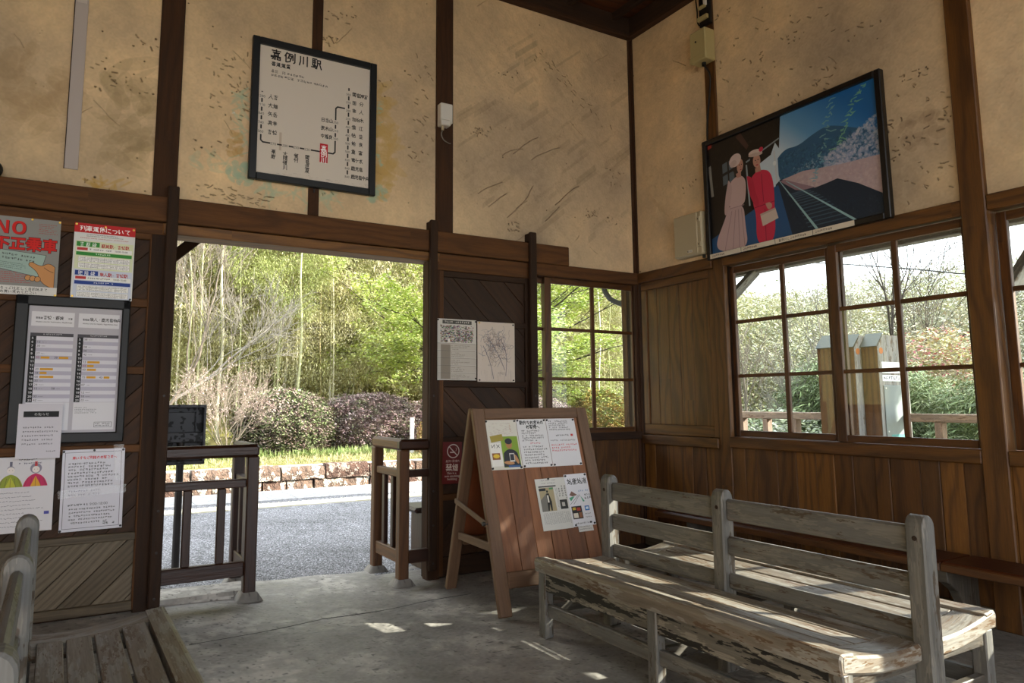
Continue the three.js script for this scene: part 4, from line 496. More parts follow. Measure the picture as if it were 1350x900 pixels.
// ---------------------------------------------------------------- framed photograph and boxes on the right wall
{
  const t = thing('framed_photograph', 'large black-framed station photograph of two women hung above the window', 'picture', [-0.012, 2.675, 1.552], -Math.PI / 2); t.rotation.set(0, -Math.PI / 2, 0);
  const W = 1.42, H = 0.925, b = 0.04; const fm = std({ color: 0x14100e, roughness: 0.35 });
  const grp = new THREE.Group(); grp.name = 'frame'; grp.rotation.z = 0.008; t.add(grp);
  for (const s of [-1, 1]) { bx('frame_side', s * W / 2, s * (W / 2 - b), -H / 2, H / 2, 0, 0.045, fm, grp, 0.005); bx('frame_side', -W / 2 + b, W / 2 - b, s * H / 2, s * (H / 2 - b), 0, 0.045, fm, grp, 0.005); }
  const pw = W - 2 * b, ph = H - 2 * b, m = print(pw, ph, 1600, (g, w, h, R) => {
    const P = (x, y) => [x * w, y * h], poly = (c, ...p) => { g.fillStyle = c; g.beginPath(); p.forEach((q, i) => i ? g.lineTo(...P(...q)) : g.moveTo(...P(...q))); g.closePath(); g.fill(); };
    const curve = (c, ...p) => { g.fillStyle = c; g.beginPath(); g.moveTo(...P(...p[0])); for (let i = 1; i < p.length; i++) { const a = p[i], b = p[(i + 1) % p.length]; g.quadraticCurveTo(a[0] * w, a[1] * h, (a[0] + b[0]) / 2 * w, (a[1] + b[1]) / 2 * h); } g.closePath(); g.fill(); };
    const dabs = (n, x0, x1, y0, y1, r, cols, al = 0.55) => { for (let k = 0; k < n; k++) { g.globalAlpha = al * (0.5 + R() * 0.5); g.fillStyle = cols[Math.floor(R() * cols.length)]; const x = x0 + R() * (x1 - x0), t = (x - x0) / (x1 - x0), a = y0[0] + (y0[1] - y0[0]) * t, b = y1[0] + (y1[1] - y1[0]) * t; g.beginPath(); g.ellipse(w * x, h * (a + R() * (b - a)), r * (0.5 + R()), r * (0.35 + R() * 0.7), R() * 3, 0, 7); g.fill(); } g.globalAlpha = 1; };
    const blob = (c, x, y, rx, ry, a = 0) => { g.fillStyle = c; g.beginPath(); g.ellipse(x * w, y * h, rx * w, ry * h, a, 0, 7); g.fill(); };
    const sky = g.createLinearGradient(w * 0.8, 0, w * 0.55, h * 0.4); sky.addColorStop(0, '#1f63a2'); sky.addColorStop(0.6, '#5f95c0'); sky.addColorStop(1, '#c3d3de'); g.fillStyle = sky; g.fillRect(0, 0, w, h);
    // wooded ridge, pale blossoming slope on the right
    curve('#2f5a7c', [0.46, 0.34], [0.5, 0.28], [0.58, 0.3], [0.66, 0.25], [0.74, 0.22], [0.8, 0.25], [0.88, 0.31], [1, 0.4], [1, 0.62], [0.46, 0.6]); dabs(900, 0.47, 0.95, [0.33, 0.32], [0.55, 0.55], 9, ['#24496a', '#376a88', '#1d3f58', '#4a7f96', '#2f5f74']);
    dabs(900, 0.72, 1, [0.46, 0.26], [0.58, 0.6], 12, ['#a9adc4', '#8f9cba', '#bcb6c6', '#6f86a8', '#c9c4cc'], 0.6); dabs(120, 0.55, 0.78, [0.46, 0.42], [0.56, 0.54], 8, ['#8fa6b4', '#a8b4bc']);
    // sunlit bank and dark ballast with the two rails running away
    poly('#b6a0a2', [0.46, 0.53], [0.6, 0.51], [0.8, 0.55], [1, 0.57], [1, 0.86], [0.86, 0.72], [0.74, 0.68], [0.66, 0.67], [0.5, 0.62]); dabs(500, 0.56, 1, [0.54, 0.58], [0.63, 0.82], 12, ['#c2aeae', '#a89496', '#cbbab6', '#b3a2aa'], 0.4);
    poly('#18283a', [0.44, 0.55], [0.47, 0.52], [0.66, 0.67], [0.73, 0.66], [0.78, 0.65], [0.88, 0.73], [1, 0.86], [1, 1], [0.38, 1]); poly('#8f7680', [0.465, 0.535], [0.49, 0.53], [0.66, 0.665], [0.585, 0.66], [0.55, 0.64]); dabs(300, 0.5, 0.98, [0.68, 0.86], [0.98, 0.99], 6, ['#22364a', '#101c2a', '#2c4052'], 0.5);
    for (let k = 0; k < 14; k++) { const t2 = k / 14, y = 0.66 + Math.pow(t2, 1.5) * 0.33, x0 = 0.505 + t2 * 0.11, x1 = 0.6 + t2 * 0.23; poly('#3a5264', [x0, y], [x1, y], [x1 + 0.006, y + 0.009], [x0, y + 0.009]); }
    poly('#93b9be', [0.46, 0.53], [0.465, 0.53], [0.668, 1], [0.652, 1]); poly('#93b9be', [0.5, 0.55], [0.504, 0.548], [0.868, 1], [0.85, 1]);
    // platform, canopy and dark frontage
    poly('#23507e', [0.22, 0.62], [0.455, 0.56], [0.52, 1], [0, 1], [0, 0.75]); poly('#191513', [0, 0], [0.49, 0], [0.472, 0.26], [0.45, 0.2], [0.42, 0.29], [0.33, 0.34], [0.3, 0.7], [0, 0.86]); dabs(160, 0.02, 0.46, [0.02, 0.02], [0.5, 0.22], 12, ['#241d19', '#100d0c', '#2e2622'], 0.6);
    poly('#4c3530', [0.2, 0.02], [0.235, 0.0], [0.285, 0.14], [0.27, 0.17]); poly('#8a979e', [0.26, 0.27], [0.475, 0.17], [0.475, 0.182], [0.262, 0.285]); for (const [x, y] of [[0.1, 0.22], [0.145, 0.21], [0.1, 0.33], [0.145, 0.32]]) poly('#56646e', [x, y], [x + 0.035, y - 0.01], [x + 0.035, y + 0.075], [x, y + 0.085]); poly('#8a8884', [0.0, 0.2], [0.018, 0.19], [0.03, 0.48], [0.012, 0.48]); poly('#9aa6ac', [0.258, 0.3], [0.268, 0.3], [0.276, 0.66], [0.266, 0.66]); poly('#c6cbd0', [0.437, 0.27], [0.446, 0.26], [0.452, 0.53], [0.444, 0.53]); blob('#dfe6ea', 0.44, 0.37, 0.01, 0.02);
    // visitor in a pale dress and beret, leaning to the left one
    curve('#c3a7a6', [0.13, 0.62], [0.1, 0.72], [0.02, 0.92], [0.07, 1.0], [0.25, 1.02], [0.235, 0.8], [0.232, 0.62]); for (const [a, b] of [[0.15, 0.09], [0.175, 0.145], [0.195, 0.19], [0.215, 0.225]]) { g.strokeStyle = 'rgba(140,112,116,0.6)'; g.lineWidth = 7; g.beginPath(); g.moveTo(...P(a, 0.66)); g.lineTo(...P(b, 0.99)); g.stroke(); }
    curve('#c9aeab', [0.155, 0.4], [0.19, 0.365], [0.23, 0.375], [0.255, 0.43], [0.25, 0.55], [0.235, 0.64], [0.13, 0.64], [0.14, 0.52]); curve('#bfa3a0', [0.137, 0.38], [0.165, 0.42], [0.15, 0.55], [0.12, 0.68], [0.095, 0.68], [0.11, 0.52]); g.strokeStyle = '#a3868a'; g.lineWidth = 6; g.beginPath(); g.moveTo(...P(0.135, 0.635)); g.lineTo(...P(0.235, 0.635)); g.stroke();
    poly('#b88a7c', [0.19, 0.34], [0.225, 0.34], [0.225, 0.385], [0.195, 0.385]); blob('#2a1c19', 0.196, 0.295, 0.024, 0.05); blob('#c0917f', 0.221, 0.288, 0.021, 0.06, 0.12); blob('#d4c0bb', 0.19, 0.225, 0.042, 0.055, -0.4); blob('#c4aea9', 0.176, 0.25, 0.024, 0.028, -0.4); for (const x of [0.217, 0.231]) blob('#3b2620', x, 0.279, 0.0035, 0.005); blob('#a03c44', 0.225, 0.322, 0.0065, 0.005); poly('#a97a69', [0.224, 0.285], [0.229, 0.305], [0.222, 0.306]);
    // visitor in a red suit with a small hat and a pale handbag
    curve('#cb2f4e', [0.295, 0.42], [0.32, 0.385], [0.36, 0.385], [0.405, 0.415], [0.425, 0.5], [0.428, 0.62], [0.425, 0.72], [0.42, 1.02], [0.3, 1.02], [0.31, 0.74], [0.29, 0.66]); curve('#bd2845', [0.262, 0.4], [0.3, 0.41], [0.31, 0.55], [0.335, 0.66], [0.315, 0.7], [0.272, 0.58]); g.strokeStyle = 'rgba(120,20,44,0.7)'; g.lineWidth = 6; for (const q of [[0.355, 0.42, 0.36, 0.66], [0.3, 0.69, 0.425, 0.68], [0.365, 0.72, 0.362, 0.99]]) { g.beginPath(); g.moveTo(...P(q[0], q[1])); g.lineTo(...P(q[2], q[3])); g.stroke(); }
    poly('#b98877', [0.318, 0.34], [0.35, 0.34], [0.355, 0.395], [0.318, 0.395]); blob('#1e1412', 0.322, 0.29, 0.036, 0.066); blob('#c39180', 0.331, 0.297, 0.024, 0.058, -0.05); blob('#d3c3ba', 0.325, 0.225, 0.044, 0.03, 0.1); blob('#c0aca4', 0.325, 0.24, 0.046, 0.016, 0.1); blob('#cb2f4e', 0.362, 0.212, 0.014, 0.02); for (const x of [0.323, 0.34]) blob('#3b2620', x, 0.29, 0.0038, 0.005); blob('#b03a46', 0.332, 0.333, 0.008, 0.006); poly('#ab7b6a', [0.331, 0.295], [0.336, 0.315], [0.328, 0.316]);
    curve('#c09080', [0.37, 0.68], [0.4, 0.67], [0.415, 0.72], [0.385, 0.745]); poly('#cdbcae', [0.334, 0.755], [0.428, 0.735], [0.444, 0.828], [0.346, 0.862]); poly('#b5a294', [0.334, 0.755], [0.428, 0.735], [0.43, 0.75], [0.336, 0.772]);
    // dedication written over the sky in pale brush letters
    g.lineCap = 'round'; for (const [x0, y0, x1, y1, n, c] of [[0.79, 0.03, 0.7, 0.44, 13, '#7fa9a0'], [0.93, 0.02, 0.775, 0.44, 18, '#7fb58a'], [0.7, 0.46, 0.644, 0.64, 8, '#6fa3b6']]) for (let k = 0; k < n; k++) { const t2 = k / n; g.strokeStyle = c; g.globalAlpha = 0.75; g.lineWidth = 9; let x = (x0 + (x1 - x0) * t2) * w, y = (y0 + (y1 - y0) * t2) * h; g.beginPath(); g.moveTo(x, y); for (let q = 0; q < 4; q++) { x += (R() - 0.5) * 44; y += (R() - 0.35) * 24; g.lineTo(x, y); } g.stroke(); } g.globalAlpha = 1; poly('#a33a34', [0.0, 0.0], [0.03, 0], [0.03, 0.03], [0, 0.04]);
  }, { rough: 0.32 });
  mesh('photograph', sheetGeo(pw + 0.004, ph + 0.004, 0.003), m, grp, [0, 0, 0.02]);
  const cm = (str, sd) => print(0.3, 0.035, 420, (g, W, H, R) => { g.fillStyle = '#d8cdbb'; g.fillRect(0, 0, W, H); if (str) jp(g, str, W * 0.1, H * 0.24, H * 0.5, { pitch: H * 0.66 }); rows(g, R, W * (str ? 0.42 : 0.06), H * 0.26, W * 0.45, 1, H * 0.5, 9, '#4a4038', 0.1); });
  [0, 1, 2, 3].forEach((k) => mesh('caption_strip', sheetGeo(0.285, 0.034, 0.002), cm(k === 2 ? '嘉例川に' : '', k), grp, [-W / 2 + 0.18 + k * 0.29, -H / 2 + 0.02, 0.0465]));
}
{
  const t = thing('control_box', 'beige wall cabinet with two latches left of the framed photograph', 'wall box', [0, 2.265, 0.685]);
  bx('body', -0.072, 0, 0, 0.335, -0.15, 0.135, M.plasticBeige, t, 0.01); bx('door', -0.084, -0.072, 0.006, 0.329, -0.145, 0.098, M.plasticBeige, t, 0.006);
  for (const y of [0.075, 0.27]) { const l = bx('latch', -0.09, -0.072, y - 0.02, y + 0.02, 0.104, 0.128, M.plasticBeige, t, 0.003); bx('slot', -0.011, -0.009, -0.007, 0.007, -0.003, 0.003, M.black, l, 0.0005); }
  const lb = mesh('label', sheetGeo(0.05, 0.02), print(0.05, 0.02, 64, (g, W, H) => { g.fillStyle = '#d8d2c4'; g.fillRect(0, 0, W, H); g.fillStyle = '#222'; g.fillRect(2, 4, 10, H - 8); rows(g, rng(3), 20, 6, W - 26, 2, 6, 9, '#333', 0.1); }), t, [-0.0848, 0.035, 0.02], [0, -Math.PI / 2, 0]); lb.name = 'label';
  mesh('gland', new THREE.CylinderGeometry(0.012, 0.012, 0.03, 8), M.black, t, [-0.03, -0.01, 0.11]); 
}
{
  const t = thing('junction_box', 'cream junction box high on the post near the ceiling', 'wall box', [-0.012, 3.75, 0.905]);
  bx('body', -0.11, 0, 0.0, 0.25, -0.085, 0.075, M.plasticCream, t, 0.008); bx('lid_lip', -0.118, -0.11, 0.0, 0.045, -0.085, 0.075, M.plasticCream, t, 0.003); mesh('keyhole', new THREE.CylinderGeometry(0.008, 0.008, 0.004, 8), M.black, t, [-0.112, 0.16, -0.02], [0, 0, Math.PI / 2]); mesh('gland', new THREE.CylinderGeometry(0.016, 0.016, 0.03, 8), M.black, t, [-0.05, -0.012, 0.0]);
  mesh('cable', tube([[-0.05, -0.02, 0.0], [-0.03, -0.09, 0.03], [-0.012, -0.14, 0.02], [-0.006, -0.5, -0.035], [-0.006, -1.0, -0.04], [-0.006, -1.46, -0.045]], 0.007, 6, 40), M.cable, t);
  const u = thing('cable_terminal', 'dark switch fitting with white cables on the post under the ceiling', 'fitting', [-0.012, 4.06, 0.905]);
  bx('back_plate', -0.03, 0, 0, 0.28, -0.05, 0.06, M.black, u, 0.004); bx('terminal', -0.055, -0.03, 0.04, 0.075, -0.05, 0.05, M.plasticCream, u, 0.004); bx('terminal', -0.055, -0.03, 0.14, 0.16, -0.04, 0.03, M.plasticCream, u, 0.003); bx('conduit', -0.055, -0.03, 0.15, 0.28, 0.015, 0.04, M.plasticWhite, u, 0.005); mesh('cable', tube([[-0.03, 0.02, -0.05], [-0.02, 0.06, -0.075], [-0.01, 0.16, -0.085], [-0.008, 0.29, -0.1]], 0.005, 6, 20), M.cable, u);
}
{ // fixed bench along the right wall
  const t = thing('wall_bench', 'dark red fixed plank bench along the right wall under the windows', 'bench', [0, 0, 0]);
  bx('seat_plank', -0.33, -0.036, 0.312, 0.352, 0.5, 2.545, M.redBench, t, 0.008); bx('seat_plank', -0.33, -0.036, 0.314, 0.353, 2.549, 6.4, M.redBench, t, 0.008); bx('nosing', -0.345, -0.33, 0.306, 0.346, 0.5, 2.545, M.gateWorn, t, 0.005); bx('nosing', -0.345, -0.33, 0.306, 0.346, 2.549, 6.4, M.gateWorn, t, 0.005);
  const brk = () => { const g = slab([[0, 0], [0, 0.31], [-0.29, 0.31], [-0.28, 0.25], [-0.2, 0.2], [-0.13, 0.1], [-0.09, 0]], 0.05, 0.004); worldUV(g, (x, y) => y, (x) => x); return g; }, bg = brk();
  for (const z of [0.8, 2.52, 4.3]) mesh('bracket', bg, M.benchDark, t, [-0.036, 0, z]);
  bx('plinth', -0.03, -0.012, 0, 0.1, 0.04, 6.4, M.diag[1], t, 0.004);
}

// ---------------------------------------------------------------- back-to-back slatted benches
function makeBench(name, label) {
  const t = thing(name, label, 'bench'), L = 1.66, hz = L / 2;
  const seatY = (a) => 0.383 - 0.042 * Math.sin(clamp((0.47 - a) / 0.43) * Math.PI * 0.62);   // dished seat, a = distance from the back
  for (const s of [-1, 1]) {
    { const pr = []; const r = 0.022; pr.push([0.40, 0.318], [0.468, 0.318]); for (let k = 0; k <= 5; k++) { const an = -0.3 + k / 5 * (Math.PI / 2 + 0.3); pr.push([0.452 + Math.cos(an) * r, 0.361 + Math.sin(an) * r]); } pr.push([0.40, 0.377]);
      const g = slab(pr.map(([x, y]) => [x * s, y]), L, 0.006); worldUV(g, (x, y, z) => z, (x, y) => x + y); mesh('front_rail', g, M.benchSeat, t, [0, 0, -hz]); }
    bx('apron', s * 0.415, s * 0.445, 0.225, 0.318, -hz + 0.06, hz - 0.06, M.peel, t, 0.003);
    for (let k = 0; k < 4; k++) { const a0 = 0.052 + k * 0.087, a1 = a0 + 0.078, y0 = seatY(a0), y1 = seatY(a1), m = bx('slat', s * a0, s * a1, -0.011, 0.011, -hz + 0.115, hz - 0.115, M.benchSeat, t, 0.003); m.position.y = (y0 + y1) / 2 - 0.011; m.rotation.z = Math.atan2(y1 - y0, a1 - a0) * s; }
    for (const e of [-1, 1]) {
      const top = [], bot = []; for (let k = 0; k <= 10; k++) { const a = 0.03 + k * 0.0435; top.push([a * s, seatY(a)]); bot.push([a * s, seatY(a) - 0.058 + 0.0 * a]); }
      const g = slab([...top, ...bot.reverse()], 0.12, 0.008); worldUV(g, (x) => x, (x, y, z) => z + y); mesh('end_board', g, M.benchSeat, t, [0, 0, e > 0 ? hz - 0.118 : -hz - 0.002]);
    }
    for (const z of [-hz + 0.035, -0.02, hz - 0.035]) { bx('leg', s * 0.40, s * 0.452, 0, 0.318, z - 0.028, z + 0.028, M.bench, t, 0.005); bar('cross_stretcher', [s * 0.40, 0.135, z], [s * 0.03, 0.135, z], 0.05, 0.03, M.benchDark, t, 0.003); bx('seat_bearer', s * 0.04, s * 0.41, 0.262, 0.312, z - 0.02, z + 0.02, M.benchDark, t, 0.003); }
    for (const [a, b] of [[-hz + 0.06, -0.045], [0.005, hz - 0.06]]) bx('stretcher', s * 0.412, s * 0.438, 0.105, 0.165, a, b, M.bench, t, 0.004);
  }
  for (const z of [-hz + 0.03, -0.03, hz + 0.005]) {
    const pr = [[-0.036, 0], [0.036, 0], [0.036, 0.725]]; for (let k = 1; k < 8; k++) { const an = k / 8 * Math.PI; pr.push([Math.cos(an) * 0.036, 0.725 + Math.sin(an) * 0.042]); } pr.push([-0.036, 0.725]);
    const g = slab(pr, 0.066, 0.006); worldUV(g, (x, y) => y, (x, y, z) => x + z); const p = mesh('back_post', g, M.bench, t, [0, 0, z - 0.033]); mesh('plug', new THREE.CylinderGeometry(0.009, 0.009, 0.074, 8), M.dark, p, [0, 0.69, 0.033], [0, 0, Math.PI / 2]);
  }
  for (const [y0, y1] of [[0.635, 0.728], [0.487, 0.568], [0.345, 0.412]]) for (const [a, b] of [[-hz + 0.06, -0.06], [0.0, hz - 0.025]]) bx('back_rail', -0.014, 0.014, y0, y1, a, b, M.bench, t, 0.009);
  return t;
}
const bench0 = makeBench('slatted_bench', 'weathered grey back-to-back slatted bench in front of the signboard and windows'); bench0.position.set(-1.62, 0, 2.355); bench0.rotation.y = 0.012;
const bench1 = copy(bench0, [-4.262, 0, 2.36], 0.012, 'weathered slatted bench at the lower left corner before the timetable');

// ---------------------------------------------------------------- folding signboard with notices
{
  const t = thing('folding_signboard', 'brown wooden folding signboard with pinned papers beside the bench', 'signboard', [-1.688, 0, 1.0], -0.05);
  const w = 0.408, H = 1.125;
  const leaf = (name, tilt, z0) => { const o = new THREE.Group(); o.name = name; o.position.set(0, 0, z0); o.rotation.x = tilt; t.add(o); return o; };
  const tl = Math.atan2(0.345, 1.115), f = leaf('front_leaf', -tl, 0.215), bk = leaf('back_leaf', tl, -0.5), L = Math.hypot(H, 0.345) - 0.01;
  for (const s of [-1, 1]) bx('stile', s * w, s * (w - 0.078), 0.004, L, -0.016, 0.016, M.aframe, f, 0.005);
  bx('rail', -w + 0.078, w - 0.078, L - 0.065, L, -0.015, 0.015, M.aframe, f, 0.005); bx('rail', -w + 0.078, w - 0.078, 0.145, 0.232, -0.015, 0.015, M.aframe, f, 0.005);
  let x = -w + 0.078; [0.105, 0.115, 0.11, 0.112, 0.12, 0.13].forEach((q, i) => { const e = Math.min(x + q, w - 0.078); bx('board', x + 0.001, e - 0.001, 0.232, L - 0.065, -0.01, 0.004 + (i % 2) * 0.0015, M.tanBoard[i % 3], f, 0.0025, 1); x = e; });
  for (const s of [-1, 1]) bx('stile', s * w, s * (w - 0.07), 0.004, L, -0.016, 0.016, M.aframe, bk, 0.005);
  bx('rail', -w + 0.07, w - 0.07, L - 0.06, L, -0.015, 0.015, M.aframe, bk, 0.004); bx('rail', -w + 0.07, w - 0.07, 0.3, 0.35, -0.015, 0.03, M.aframe, bk, 0.004);
  x = -w + 0.07; for (let i = 0; i < 5; i++) { bx('board', x + 0.001, x + 0.141, 0.31, L - 0.06, -0.008, 0.004, M.aback, bk, 0.0025, 1); x += 0.142; }
  for (const s of [-1, 1]) { bar('spreader', [s * (w + 0.008), 0.475, 0.085], [s * (w + 0.008), 0.56, -0.335], 0.03, 0.014, M.aframe, t, 0.003, [0, 1, 0]); mesh('hinge_bolt', new THREE.CylinderGeometry(0.012, 0.012, 0.03, 8), M.iron, t, [s * (w + 0.014), 0.48, 0.075], [0, 0, Math.PI / 2]); bar('side_rail', [s * (w - 0.03), 0.345, 0.1], [s * (w - 0.03), 0.345, -0.36], 0.045, 0.02, M.aframe, t, 0.003, [0, 1, 0]); }
  // the papers are things of their own, lying against the leaning front
  const up = new THREE.Vector3(0, 1, 0);
  t.updateMatrixWorld(true);
  function onLeaf(name, label, cat, x0, y0, x1, y1, mat, roll, pinList, lift = 0) { // x from the left edge, y up the leaf
    const o = thing(name, label, cat), wv = x1 - x0, hv = y1 - y0, m4 = f.matrixWorld.clone().multiply(new THREE.Matrix4().makeTranslation(-w + (x0 + x1) / 2, (y0 + y1) / 2, 0.0075 + lift)).multiply(new THREE.Matrix4().makeRotationZ(roll));
    m4.decompose(o.position, o.quaternion, o.scale); mesh('print', sheetGeo(wv, hv), mat, o); pins(o, wv, hv, pinList); return o; }
  const c4 = [[0.04, 0.03], [0.95, 0.03], [0.95, 0.97], [0.05, 0.97]];
  onLeaf('lunch_leaflet', 'leaflet with a smiling man in a dark cap on green', 'leaflet', 0.075, 0.795, 0.287, 1.095, print(0.212, 0.3, 520, (g, W, H, R) => { g.fillStyle = '#cfcabd'; g.fillRect(0, 0, W, H); for (let k = 0; k < 60; k++) { g.fillStyle = 'rgba(170,150,140,0.25)'; g.fillRect(W * 0.1 + R() * W * 0.7, H * 0.06 + R() * H * 0.24, 20, 8); } rows(g, R, W * 0.76, H * 0.07, H * 0.16, 1, W * 0.04, 9, '#b58a6a', 0, true); g.fillStyle = '#7d9a34'; g.fillRect(W * 0.42, H * 0.34, W * 0.54, H * 0.62); g.fillStyle = '#9a8a3c'; g.save(); g.translate(W * 0.3, H * 0.37); g.rotate(-0.15); g.fillRect(-W * 0.2, -H * 0.06, W * 0.4, H * 0.13); g.restore(); g.fillStyle = '#e0dcd4'; g.fillRect(W * 0.06, H * 0.47, W * 0.34, H * 0.46); g.strokeStyle = '#333'; g.lineWidth = 5; g.beginPath(); g.moveTo(W * 0.1, H * 0.5); g.lineTo(W * 0.12, H * 0.56); g.lineTo(W * 0.2, H * 0.5); g.lineTo(W * 0.2, H * 0.57); g.moveTo(W * 0.26, H * 0.5); g.lineTo(W * 0.36, H * 0.56); g.moveTo(W * 0.36, H * 0.5); g.lineTo(W * 0.26, H * 0.57); g.stroke(); g.fillStyle = '#8a5a34'; g.fillRect(W * 0.09, H * 0.67, W * 0.25, H * 0.13); g.fillStyle = '#d8b83c'; g.beginPath(); g.ellipse(W * 0.22, H * 0.73, W * 0.1, H * 0.04, 0, 0, 7); g.fill();
    g.fillStyle = '#2a2c34'; g.beginPath(); g.moveTo(W * 0.42, H * 0.95); g.lineTo(W * 0.46, H * 0.68); g.quadraticCurveTo(W * 0.56, H * 0.6, W * 0.66, H * 0.6); g.quadraticCurveTo(W * 0.82, H * 0.6, W * 0.9, H * 0.68); g.lineTo(W * 0.96, H * 0.95); g.fill(); g.fillStyle = '#a8764c'; g.beginPath(); g.ellipse(W * 0.66, H * 0.5, W * 0.1, H * 0.09, 0, 0, 7); g.fill(); g.fillStyle = '#30323a'; g.beginPath(); g.ellipse(W * 0.66, H * 0.44, W * 0.115, H * 0.06, 0, 0, 7); g.fill(); g.fillStyle = '#b8865a'; g.beginPath(); g.ellipse(W * 0.84, H * 0.8, W * 0.05, H * 0.1, -0.4, 0, 7); g.fill(); g.beginPath(); g.ellipse(W * 0.6, H * 0.87, W * 0.16, H * 0.035, 0.1, 0, 7); g.fill(); g.fillStyle = '#c9c6be'; g.fillRect(W * 0.63, H * 0.68, W * 0.16, H * 0.17); g.fillStyle = '#33343a'; g.fillRect(W * 0.65, H * 0.7, W * 0.12, H * 0.12); g.fillStyle = '#3a5a8a'; g.fillRect(W * 0.56, H * 0.92, W * 0.38, H * 0.04); }), 0.0, c4);
  onLeaf('lunch_notice', 'white notice with a large black headline, between leaflet and letter', 'notice', 0.29, 0.8, 0.497, 1.097, print(0.207, 0.297, 560, (g, W, H, R) => { g.fillStyle = '#d4d2d2'; g.fillRect(0, 0, W, H); jp(g, '駅弁をお求めの', W * 0.1, H * 0.035, W * 0.11, { pitch: W * 0.118, wd: W * 0.016 }); jp(g, 'お客様へ', W * 0.3, H * 0.125, W * 0.11, { pitch: W * 0.12, wd: W * 0.016 }); rows(g, R, W * 0.12, H * 0.23, W * 0.76, 5, W * 0.058, H * 0.05, '#333', 0.4); rows(g, R, W * 0.36, H * 0.49, W * 0.3, 1, W * 0.055, 9, '#c04048', 0); rows(g, R, W * 0.1, H * 0.56, W * 0.82, 7, W * 0.058, H * 0.056, '#2c2c2c', 0.25); }), 0.0, c4);
  onLeaf('request_letter', 'white letter with red closing lines at the top right of the board', 'notice', 0.5, 0.8, 0.712, 1.097, print(0.212, 0.297, 520, (g, W, H, R) => { g.fillStyle = '#d2d0d2'; g.fillRect(0, 0, W, H); rows(g, R, W * 0.08, H * 0.04, W * 0.75, 5, W * 0.052, H * 0.045, '#333', 0.35); rows(g, R, W * 0.2, H * 0.34, W * 0.5, 1, W * 0.06, 9, '#333', 0); g.fillStyle = '#b83a3a'; g.fillRect(W * 0.78, H * 0.335, W * 0.08, H * 0.045); rows(g, R, W * 0.06, H * 0.45, W * 0.86, 1, W * 0.05, 9, '#555', 0.05); rows(g, R, W * 0.06, H * 0.54, W * 0.88, 3, W * 0.06, H * 0.06, '#c43c44', 0.3); }), 0.0, c4);
  onLeaf('newspaper_clipping', 'newspaper clipping with a photograph of a walking woman', 'clipping', 0.355, 0.43, 0.565, 0.73, print(0.21, 0.3, 600, (g, W, H, R) => { g.fillStyle = '#cbc9c2'; g.fillRect(0, 0, W, H); rows(g, R, W * 0.2, H * 0.03, W * 0.5, 2, W * 0.035, H * 0.055, '#666', 0.2); g.fillStyle = '#3a3a38'; g.fillRect(W * 0.08, H * 0.145, W * 0.58, H * 0.025); g.fillStyle = '#a89a78'; g.fillRect(W * 0.08, H * 0.18, W * 0.48, H * 0.46); g.fillStyle = '#2c2e30'; g.fillRect(W * 0.08, H * 0.19, W * 0.22, H * 0.05); g.fillStyle = '#4f8a5c'; g.fillRect(W * 0.42, H * 0.185, W * 0.13, H * 0.035); g.fillStyle = '#77746c'; g.beginPath(); g.moveTo(W * 0.08, H * 0.42); g.lineTo(W * 0.34, H * 0.27); g.lineTo(W * 0.3, H * 0.64); g.lineTo(W * 0.08, H * 0.64); g.fill(); g.fillStyle = '#22211f'; g.beginPath(); g.ellipse(W * 0.34, H * 0.255, W * 0.03, H * 0.022, 0, 0, 7); g.fill(); g.beginPath(); g.moveTo(W * 0.3, H * 0.3); g.lineTo(W * 0.38, H * 0.29); g.lineTo(W * 0.44, H * 0.46); g.lineTo(W * 0.42, H * 0.63); g.lineTo(W * 0.38, H * 0.63); g.lineTo(W * 0.36, H * 0.5); g.lineTo(W * 0.32, H * 0.63); g.lineTo(W * 0.28, H * 0.63); g.fill(); g.fillStyle = '#dad6cc'; g.fillRect(W * 0.31, H * 0.33, W * 0.05, H * 0.14); rows(g, R, W * 0.92, H * 0.16, H * 0.24, 3, W * 0.06, W * 0.1, '#222', 0.2, true); rows(g, R, W * 0.66, H * 0.2, H * 0.4, 2, W * 0.025, W * 0.04, '#555', 0.1, true); g.fillStyle = '#2e2e2c'; g.fillRect(W * 0.7, H * 0.44, W * 0.25, H * 0.18); g.fillStyle = '#b0aca4'; g.fillRect(W * 0.76, H * 0.49, W * 0.1, H * 0.08); rows(g, R, W * 0.95, H * 0.67, H * 0.22, 22, W * 0.026, W * 0.041, '#666', 0.1, true); }), 0.02, [[0.45, 0.01]]);
